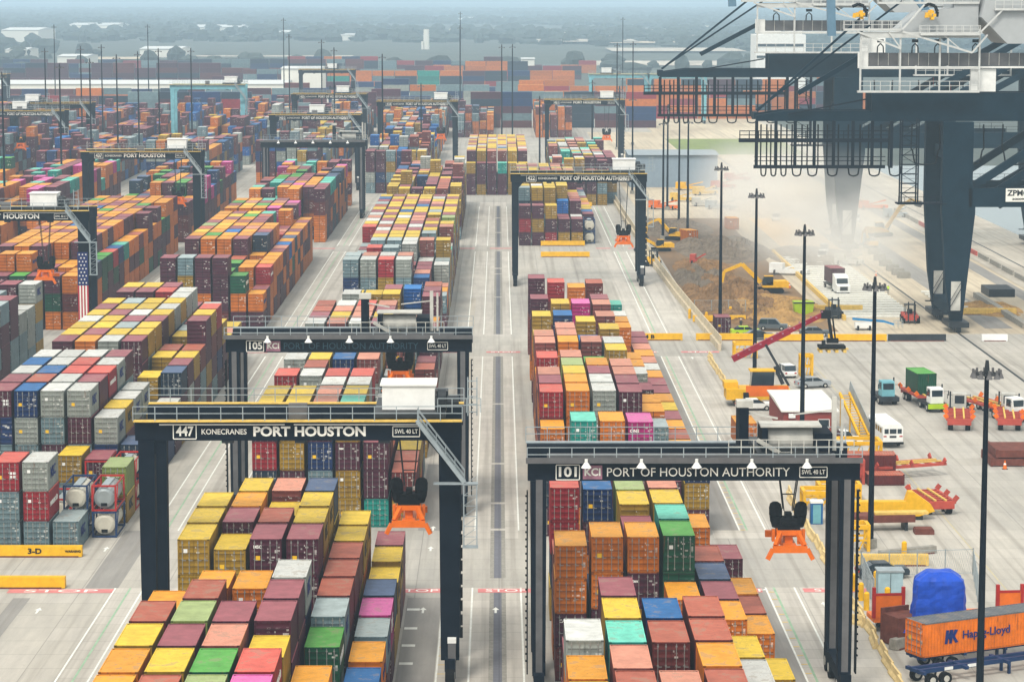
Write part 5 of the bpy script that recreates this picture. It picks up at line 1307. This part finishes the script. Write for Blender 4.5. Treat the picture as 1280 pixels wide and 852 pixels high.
# stair
x0, y0 = at(1074, 548); st = thing('access_stair', 'yellow mobile access stair with grey mesh side right of the hut', 'stair', (x0, y0, 0), .12)
q = MB(); q.bar((0, 0, .3), (-.2, 9, 4.2), .25, .35); q.bar((1.2, 0, .3), (1.0, 9, 4.2), .25, .35)
for i in range(16): q.box(0, 1.1, i * .56, i * .56 + .3, .35 + i * .24, .42 + i * .24)
q.obj('flight', M_yel, st); q = MB(); q.bar((1.25, 0, 1.3), (1.05, 9, 5.2), .05, 1.2); q.obj('mesh_side', M_galv, st); q = MB()
for xx in (-.2, 1.0): q.box(xx, xx + .15, 8.6, 8.8, 0, 4.1); q.box(xx, xx + .15, 4, 4.2, 0, 2.2)
q.obj('support', M_yel, st)
# orange site container and brown boxes
def cbox_thing(col, px, py, rz, label, L_=6.06, h=2.6, sup=.02):
    x, y = at(px, py); o = build_container(col, 0, 0, sup, h, L_, label, 'single containers standing by the fence line', 2); o.location = (x, y, sup); o.rotation_euler[2] = rz; return o
cbox_thing('O', 933, 556, .02, 'orange container standing alone left of the hut')
cbox_thing('M', 904, 417, .02, 'single maroon container behind the yellow barrier near the light mast', 4.5)
cbox_thing('R', 1118, 597, R(88), 'rust brown container standing side-on behind the yellow frames', 6.06, 2.8)
cbox_thing('O', 866, 303, .3, 'orange box on the soil heap in the dust', 5)
cbox_thing('O', 917, 287, .1, 'pale orange box seen through the dust', 5)
cbox_thing('R', 1128, 604, R(92), 'brown flat box beside the side-on rust container', 4.0, 1.2)
for i in range(2):
    x, y = at(1268 + 3 * i, 583); b = MB(); b.box(-2.6, 2.6, 0, 6, .1, .9); b.box(-2.7, -2.4, -.05, 6.1, .05, 1.0); b.box(2.4, 2.7, -.05, 6.1, .05, 1.0); 
    tag(b.obj('cargo_frame', M_rust, None, (x + .3 * i, y, .95 * i)), ['lower', 'upper'][i] + ' of the two stacked brown steel frames at the right edge', 'steel frame')
# yellow spreader frames and steelwork beside mast
def yframe(px, py, w_, d, h, m, label, rz=0):
    x, y = at(px, py); r = thing('lifting_frame', label, 'steel frame', (x, y, 0), rz, 'parked lifting frames'); q = MB()
    for sx in (-w_ / 2, w_ / 2):
        for yy in (0, d): q.cbox(sx, yy, h / 2, .3, .3, h)
        q.cbox(sx, d / 2, h - .15, .35, d, .4); q.cbox(sx, d / 2, .3, .25, d, .3)
    for yy in (0, d): q.cbox(0, yy, h - .15, w_, .35, .4); q.cbox(0, yy, h * .45, w_, .15, .2)
    q.obj('frame', m, r); q = MB()
    for i in range(4): q.bar((-w_ / 2 + w_ * i / 4, 0, .2), (-w_ / 2 + w_ * (i + 1) / 4, 0, h - .3), .12)
    q.obj('lattice', m, r); return r
yframe(1075, 592, 4.6, 3.5, 3.6, M_yel, 'tall yellow portal frame in front of the rust container')
yframe(1062, 605, 3.0, 2.5, 2.6, M_redf, 'red lattice frame below the yellow portal frame'); yframe(1050, 628, 4.2, 3, 1.9, M_yel, 'low yellow frame between the crane 101 leg and the mast')
yframe(1026, 638, 3.4, 3, 2.0, M_yel, 'yellow guard cage behind the blue toilet'); yframe(1062, 690, 3.6, 2.4, 2.6, M_yel, 'yellow cage around the mast base'); yframe(1008, 470, 1.6, 1.6, 3.0, M_yel, 'yellow platform frame behind the reach stacker')
yframe(932, 448, 3.2, 2.4, 2.3, M_yel, 'yellow railed frame behind the crimson boom foot')
x, y = at(1100, 650); bm_ = thing('lifting_beam', 'long bright yellow lifting beam lying beside the mast', 'lifting beam', (x, y, 0), .02)
MB().prism([(-5.2, .4), (4.0, .4), (5.6, .9), (5.2, 1.6), (3.4, 2.9), (2.9, 2.9), (2.6, 1.9), (-5.2, 1.9)], 0, 1.2).obj('beam', M_yel, bm_); MB().box(-4, 4.4, .1, 1.1, 0, .39).obj('skid', M_dark, bm_)
x, y = at(1112, 664); ch = thing('steel_platform', 'maroon flat platform on short legs with planks', 'steel platform', (x, y, 0), .08)
MB().box(-5.5, 2.6, 0, 2.2, .9, 1.6).obj('deck', M_rust, ch); MB().box(-1.4, 4.0, .3, 1.6, 1.62, 1.85).obj('plank', M_yel2, ch)
for xx in (-4.5, 1.6): MB().box(xx, xx + .3, .2, 2, 0, .9).obj('leg', M_dark, ch)
x, y = at(1156, 668); tag(MB().box(-.95, .95, 0, 1.6, 0, .45).box(-.85, .85, .1, 1.5, .45, .55).obj('pallet', M_rust, None, (x, y, 0)), 'small maroon tray on the bare pavement', 'tray')
x, y = at(1021, 655); wc = thing('portable_toilet', 'blue portable toilet inside crane 101 frame', 'toilet', (x, y, 0)); MB().box(-.6, .6, 0, 1.2, 0, 2.15).obj('cabin', mat('toilet_blue', '#1E5E96', .5), wc); MB().box(-.65, .65, -.05, 1.25, 2.15, 2.35).obj('roof', M_white, wc); MB().box(-.4, .4, -.03, 0, .1, 2.0).obj('door', M_teal, wc)
# bollards
def bollard(px, py, label, h=1.5, r=.25):
    x, y = at(px, py); b = thing('bollard', label, 'bollard', (x, y, 0), 0, 'yellow bollards'); MB().cyl((0, 0, 0), (0, 0, h), r, 12).cyl((0, 0, h), (0, 0, h + .12), r, 12, r2=r * .5).obj('post', M_yel, b)
for px, py, n in ((1083, 762, 'left of the flat rack end'), (1109, 756, 'in front of the grey cabinet'), (1066, 738, 'stout one by crane 101 leg'), (1076, 750, 'behind the askew barrier'), (1130, 697, 'on the timber beam'), (883, 402, 'left of the maroon box'), (913, 395, 'right of the maroon box, small'), (943, 398, 'beside the second mast behind the lime car'), (862, 398, 'at the end of the lane wall'), (1095, 735, 'inside the mesh fence')):
    bollard(px, py, 'yellow bollard ' + n)
# cones
for px, py, n in ((1245, 573, 'tall one by the right hand mast'), (1256, 586, 'short one by the brown frames'), (1137, 616, 'on a thin stick near the lone trailer'), (1095, 345, 'far one by the timber strips'), (987, 360, 'by the excavator body')):
    x, y = at(px, py); b = thing('traffic_cone', 'orange traffic cone, ' + n, 'cone', (x, y, 0)); MB().cyl((0, 0, .05), (0, 0, 1.0), .25, 10, r2=.05).obj('cone', M_orange, b); MB().box(-.3, .3, -.3, .3, 0, .05).obj('base', M_black, b); MB().cyl((0, 0, .5), (0, 0, .7), .157, 10, r2=.12).obj('band', M_white, b)
for px, py, n, k in ((936, 503, 'worker in a hi-vis top walking left of the hut', {}), (1110, 368, 'worker in a hi-vis top beside the timber strips', {}), (987, 421, 'worker standing near the end of the crimson boom', {'top': M_orange}), (926, 412, 'worker bent behind the lime car', {'top': M_navycar}), (1277, 518, 'worker at the right edge by the white cabbed tractor', {})):
    person(px, py, n, **k)
# skip, cabinet, pallets, boom lift
x, y = at(1005, 394); sk = thing('skip', 'lime green skip behind the second light mast', 'skip', (x, y, 0)); MB().prism([(-1.4, .1), (1.4, .1), (1.7, 2.2), (-1.7, 2.2)], 0, 3).obj('body', M_lime, sk); MB().box(-1.8, 1.8, -.1, .05, 2.0, 2.2).obj('rim', M_dark, sk)
x, y = at(1085, 413); bl = thing('boom_lift', 'blue boom lift folded on a white base beyond the barriers', 'boom lift', (x, y, 0)); MB().box(-2, .6, 0, 1.8, .4, 1.2).obj('base', M_white, bl); q = MB(); q.bar((-2.4, .8, 1.8), (2.6, .8, 1.4), .35); q.bar((2.6, .8, 1.4), (4.2, .8, .9), .3); q.obj('boom', mat('lift_blue', '#1878B0', .5), bl); q = MB(); railing(q, 4.3, 5.6, .3, .4, 1.1, .6); railing(q, 4.3, 5.6, 1.4, .4, 1.1, .6); q.obj('basket', M_galv, bl); wheels(bl, [(-1.6, .1), (-1.6, 1.7), (.3, .1), (.3, 1.7)], .4, .3)
x, y = at(1113, 748); eb = thing('electrical_cabinet', 'pale blue grey electrical cabinet inside the mesh fence', 'cabinet', (x, y, 0)); MB().box(-1.1, 1.1, 0, 1.6, .1, 2.4).obj('body', mat('cabinet_grey', '#9AB4BC', .5), eb); MB().box(-1.2, 1.2, -.1, 1.7, 2.4, 2.55).obj('roof', M_galv, eb); MB().box(-.02, .02, -.03, 0, .2, 2.3).obj('door_seam', M_dark, eb)
for i, (px, py) in enumerate(((1094, 318), (1101, 326), (1108, 333), (1117, 339), (1124, 344), (1131, 348))):
    x, y = at(px, py); b = thing('block_stack', 'grey block on the timber strips, %s from the far end' % ORD[i], 'concrete block', (x, y, 0), .1, 'grey blocks lined up on timber strips'); MB().box(-1.1, 1.1, 0, 1.8, 0, 1.0).box(-1.0, 1.0, .2, 1.6, 1.0, 1.25).obj('block', M_conc, b)
q = 0
for i in range(30):
    y = 440 + i * 3.6; 
    tag(MB().box(57.5, 69.2, y, y + 1.0, .02, .3).obj('timber_strip', M_paint), 'pale timber sleeper left of the crane legs, number %d from the near end' % (i + 1), 'sleeper', 'pale sleepers laid left of the crane legs')
b = MB(); b.box(56.6, 57.1, 436, 552, 0, .8); tag(b.obj('kerb_wall', M_yel2), 'long pale yellow kerb along the left edge of the sleepers', 'kerb')
for i in range(9):
    y = 445 + i * 4; tag(MB().box(76, 81.5, y, y + .9, .03, .3).obj('timber_strip', M_paint), 'pale sleeper right of the crane leg, number %d from the near end' % (i + 1), 'sleeper', 'pale sleepers laid right of the crane leg')
EQ = [(838, 232, M_yel2, 'long tan'), (862, 238, M_yel, 'yellow'), (884, 244, M_yel2, 'pale yellow'), (905, 236, M_redf, 'red'), (850, 252, M_yel2, 'low tan'), (880, 258, M_dwhite, 'whitish'), (828, 262, M_orange, 'orange'), (900, 262, M_galv, 'grey'), (846, 222, M_yel2, 'upper tan'), (920, 226, M_redf, 'faded red'), (1062, 258, M_dblue, 'blue'), (1092, 262, M_orange, 'dull orange'), (1120, 272, M_galv, 'silver'), (1060, 332, M_dwhite, 'small white'), (872, 332, M_redf, 'bright red'), (985, 344, M_white, 'white')]
for i, (px, py, m, nm) in enumerate(EQ):
    x, y = at(px, py); k = thing('site_equipment', '%s piece of site equipment standing in the dusty works, %s from the far row' % (nm, ORD[i]), 'site equipment', (x, y, 0), random.uniform(-.6, .6), 'equipment scattered in the dusty works')
    w_ = random.uniform(1.4, 4); q = MB(); q.box(-w_, w_, 0, 2, .4, 1.1); q.box(-w_, -w_ * .3, .1, 1.9, 1.1, 2.2); q.bar((-w_ * .2, 1, 1.3), (w_ * .9, 1, 2.3), .3); q.obj('body', m, k)
    wheels(k, [(-w_ * .7, 0), (w_ * .7, 0), (-w_ * .7, 2), (w_ * .7, 2)], .5, .3)
# right side quay clutter
for i in range(16):
    y = 455 + i * 13; b = MB(); b.box(98, 98.3, y, y + 11, 0, .9)
    tag(b.obj('quay_barrier', M_redf if i % 5 == 2 else M_conc), 'low barrier on the quay edge, number %d from the near end' % (i + 1), 'barrier', 'low barriers along the quay')
b = MB(); b.box(84, 85, 425, 470, 0, .9); b.box(85, 97, 424.5, 425.2, 0, .6); tag(b.obj('form_wall', M_conc), 'low concrete wall running away right of the crane leg', 'wall')
tag(MB().box(86.8, 91.4, 470, 478, .02, 1.4).obj('dark_skip', M_dark), 'dark open skip on the pavement right of the crane leg', 'skip')
# chain link enclosure
def fence(pts, label, h=2.4):
    r = thing('mesh_fence', label, 'fence', (pts[0][0], pts[0][1], 0)); ox, oy = pts[0]
    for (xa, ya), (xb, yb) in zip(pts, pts[1:]):
        L_ = math.hypot(xb - xa, yb - ya); n_ = max(1, int(L_ / 2.6)); q = MB(); a = Vector((xa - ox, ya - oy, 0)); b_ = Vector((xb - ox, yb - oy, 0))
        for i in range(n_ + 1): p = a.lerp(b_, i / n_); MB().cyl((p.x, p.y, 0), (p.x, p.y, h + .1), .05, 6).obj('post', M_galv, r)
        q.bar((a.x, a.y, h), (b_.x, b_.y, h), .05); q.bar((a.x, a.y, .2), (b_.x, b_.y, .2), .04)
        m_ = int(L_ / .22)
        for i in range(m_):
            p = a.lerp(b_, i / m_); p2 = a.lerp(b_, min(1, (i + 3) / m_)); q.bar((p.x, p.y, .2), (p2.x, p2.y, h), .012); q.bar((p2.x, p2.y, .2), (p.x, p.y, h), .012)
        q.obj('mesh_panel', M_galv, r)
fence([at(1092, 757), at(1076, 722), at(1216, 718), at(1222, 752)], 'galvanised mesh fence enclosure around the grey cabinet')
fence([at(868, 393), at(932, 393)], 'mesh fence in front of the dug soil')
# flat rack with blue tarpaulin
x, y = at(1130, 790); fr = thing('flat_rack', 'orange flat rack trailer with dark red end posts', 'flat rack', (x, y, 0), .1)
MB().box(-2.6, 9.2, 0, 2.6, .9, 1.3).obj('deck', M_orange, fr)
for xx in (-2.7, 8.0): MB().box(xx, xx + (2.7 if xx < 0 else 2.0), -.05, .12, 1.3, 3.3).obj('end_wall', M_orange, fr)
for xx in (-2.75, -.25, 7.85, 9.95):
    q = MB(); q.box(xx, xx + .28, -.1, .2, 1.3, 3.9); q.obj('corner_post', M_red, fr)
MB().box(-2.5, -.2, -.08, -.05, 3.2, 3.42).obj('top_rail', M_red, fr); MB().box(8.1, 9.9, -.08, -.05, 3.2, 3.42).obj('top_rail', M_red, fr)
wheels(fr, [(-1.6, .2), (-.4, .2), (-1.6, 2.4), (-.4, 2.4)], .45, .35)
x, y = at(1172, 786, 1.3)
def tarp(rad, seed):
    rr = random.Random(seed); b = MB(); n = 28; m_ = 14; ph = [rr.uniform(0, 6) for _ in range(4)]
    for i in range(m_ + 1):
        z = i / m_
        for j in range(n):
            a = 2 * math.pi * j / n; e = 4; q = (abs(math.cos(a)) ** e + abs(math.sin(a)) ** e) ** (-1 / e)
            s = (1 - .12 * z - .9 * max(0, z - .82) ** 1.5 * 6) * (1 + .05 * math.sin(a * 5 + ph[0] + z * 3) + .03 * math.sin(a * 11 + ph[1]) + rr.uniform(-.025, .025))
            b.v.append((rad[0] * q * math.cos(a) * s, rad[1] * q * math.sin(a) * s, rad[2] * (z if z < .85 else .85 + (z - .85) * .9) + .05 * math.sin(a * 3)))
    for i in range(m_):
        for j in range(n): b.f.append((i * n + j, i * n + (j + 1) % n, (i + 1) * n + (j + 1) % n, (i + 1) * n + j)); b.mi.append(0)
    b.f.append(tuple(m_ * n + j for j in range(n))); b.mi.append(0); return b
tl = thing('tarpaulin_load', 'large machine wrapped in bright blue tarpaulin on the flat rack', 'tarpaulin load', (x, y, 1.3))
tarp((2.2, 1.7, 5.0), 3).obj('wrapped_block', M_blue, tl, smooth=False); tarp((3.6, 1.3, 1.1), 5).obj('wrapped_base', M_blue, tl, loc=(.5, -.3, 0)); tarp((1.3, .9, 1.5), 6).obj('wrapped_end', M_blue, tl, loc=(1.3, -1.6, 0))
q = MB(); q.bar((.1, -2.6, .6), (.8, -2.5, 1.55), .1); q.bar((.8, -2.6, .5), (1.9, -2.55, 1.5), .1); q.bar((2.4, -2.5, .3), (2.35, -2.5, 1.4), .1); q.obj('strap', M_white, tl)
# orange 40 ft container on blue chassis
P0 = Vector((*at(1153.5, 822, 1.25), 1.25)); P1 = Vector((*at(1280, 805, 1.25), 1.25)); dd = (P1 - P0).normalized(); ang = math.atan2(dd.y, dd.x)
o = build_container('Q', 0, 0, 1.25, 2.75, 12.19, 'orange forty foot container lettered Hapag-Lloyd on the blue chassis', 'containers carried by trucks', 2)
o.rotation_euler[2] = ang - R(90); nrm = Vector((-dd.y, dd.x, 0)); o.location = (P0.x + nrm.x * CW / 2, P0.y + nrm.y * CW / 2, 1.25)
me = text_mesh('Hapag-Lloyd', 1.0, M_dletter, .02); tx = fit_text('Hapag-Lloyd', 4.6, .85, M_dletter, o, (CW / 2 + .03, 6.1, 1.45), 'right', .012)
q = MB()
for xx in (0, .42): q.prism([(xx * 1.0, -.55), (xx + .26, -.55), (xx + .34, -.1), (xx + .62, -.55 + .0), (xx + .9 if xx else xx + .62, -.5), (xx + .55, .02), (xx + .85 if xx else xx + .6, .5), (xx + .5, .55), (xx + .36, .12), (xx + .4, .55), (xx + .12, .55)], -.012, 0)
lg = q.obj('logo', M_dletter, o, loc=(CW / 2 + .03, 2.05, 1.45)); lg.rotation_euler[2] = R(90)
cx = thing('trailer', 'dark blue chassis under the orange lettered container', 'trailer', (o.location.x, o.location.y, 0), ang - R(90))
q = MB()
for sx in (-.5, .5): q.box(sx - .1, sx + .1, 0, 12.2, .95, 1.22)
for yy in (.1, 4, 8, 11.9): q.box(-1.2, 1.2, yy, yy + .25, 1.0, 1.23)
q.obj('frame', M_dblue, cx); MB().box(-.6, -.4, 8.4, 8.6, 0, .95).box(.4, .6, 8.4, 8.6, 0, .95).obj('landing_leg', M_dblue, cx)
wheels(cx, [(sx, yy) for sx in (-1.0, 1.0) for yy in (1.7, 3.0)], .5, .45)
x, y = at(1140, 851); c2 = thing('trailer', 'empty dark blue chassis across the bottom right corner', 'trailer', (x, y - 1.0, 0), ang - R(90))
q = MB()
for sx in (-.5, .5): q.box(sx - .12, sx + .12, 0, 12.2, .95, 1.3)
for yy in (0, 4, 8, 11.5): q.box(-1.2, 1.2, yy, yy + .3, 1.0, 1.25)
q.obj('frame', M_dblue, c2); MB().box(.4, .6, 8.6, 8.8, 0, .95).obj('landing_leg', M_dblue, c2); MB().box(-.6, -.4, 8.6, 8.8, 0, .95).obj('landing_leg', M_dblue, c2)
MB().box(.63, .65, 2.4, 3.2, 1.0, 1.25).obj('reflector', M_white, c2); MB().box(.63, .65, 4.6, 5.4, 1.0, 1.25).obj('reflector', M_white, c2)
wheels(c2, [(sx, yy) for sx in (-1.0, 1.0) for yy in (.9, 2.2)], .5, .45)
tag(MB().box(-1.2, 1.2, 0, 2.6, .1, 2.5).box(-1.3, -1.1, -.05, 2.65, 0, 2.9).obj('open_container', M_rust, None, (at(1112, 806)[0], at(1112, 806)[1], 0), ang - R(90)), 'maroon open box just left of the orange lettered container', 'open container')
steel_barrier((1116, 812), (1160, 800), 'grey concrete kerb block in front of the maroon open box', m=M_conc, h=.9)
# tanks in frames
def tank(x, y, z, m, fm, label):
    r = thing('tank_container', label, 'tank container', (x + CW / 2, y, z), 0, 'framed tank containers'); q = MB(); w2 = CW / 2
    for yy in (0, 5.9):
        for sx in (-w2 + .08, w2 - .08): q.cbox(sx, yy + .08, 1.3, .16, .16, 2.6)
        for zz in (.09, 2.5): q.cbox(0, yy + .08, zz, CW - .33, .16, .17)
    for sx in (-w2 + .06, w2 - .06):
        q.cbox(sx, 3.03, .1, .1, 5.7, .14); q.cbox(sx, 3.03, 2.5, .1, 5.7, .14)
        q.bar((sx, .2, .2), (sx, 1.6, 2.4), .1)
    q.obj('frame', fm, r)
    q = MB(); q.cyl((0, .25, 1.3), (0, 5.8, 1.3), 1.02, 20); q.cyl((0, .12, 1.3), (0, .25, 1.3), .7, 20, r2=1.02); t = q.obj('tank', m, r, smooth=False)
    q = MB(); q.box(-.35, .35, .6, 5.4, 2.31, 2.42); q.obj('catwalk', M_galv, t); MB().box(-.3, .3, .02, .11, .5, .8).obj('valve_box', M_black, t); return r
M_tank = mat('tank_cream', '#C9C4B4', .4, .1, var=.12); M_tanks = mat('tank_steel', '#9AA2A4', .35, .4, var=.15)
xk = lambda k: -54.0 + 2.79 * k
tk = [(4, 258.6, 2.65, M_tank, M_dblue, 'navy framed cream tank in the second layer left of the red framed one'), (4, 258.6, .02, M_tank, M_dblue, 'navy framed tank hidden low behind the grey container'),
      (5, 258.6, .02, M_tank, M_dblue, 'white ended tank on the ground at the corner of the left stack'), (5, 258.6, 2.65, M_tanks, M_red, 'red framed steel tank above the white ended one'),
      (5, 272.6, .02, M_tank, M_red, 'red framed tank under the pair behind the pale green container'), (5, 272.6, 2.65, M_tank, M_red, 'upper red framed tank behind the pale green container'), (3, 265.4, .02, M_tank, M_red, 'red framed tank low beside the mustard yellow one'),
      (4, 272.6, 2.65, M_tank, M_red, 'red framed tank behind the maroon container in the left stack'), (4, 272.6, .02, M_tank, M_dblue, 'tank below the red framed one behind the maroon container')]
for k, y, z, m, fm, lb in tk: tank(xk(k), y, z, m, fm, lb)
for z, lb in ((.02, 'lower'), (2.65, 'upper')): tank(4.35 + 5 * 2.79, 573.5, z, M_tank, M_dblue, '%s cream ended tank at the right corner of the stack under crane 422' % lb)
tank(-24.7, 421.5, 2.65, M_tank, M_dark, 'framed tank at the left corner of the grey stacks beyond crane 105')
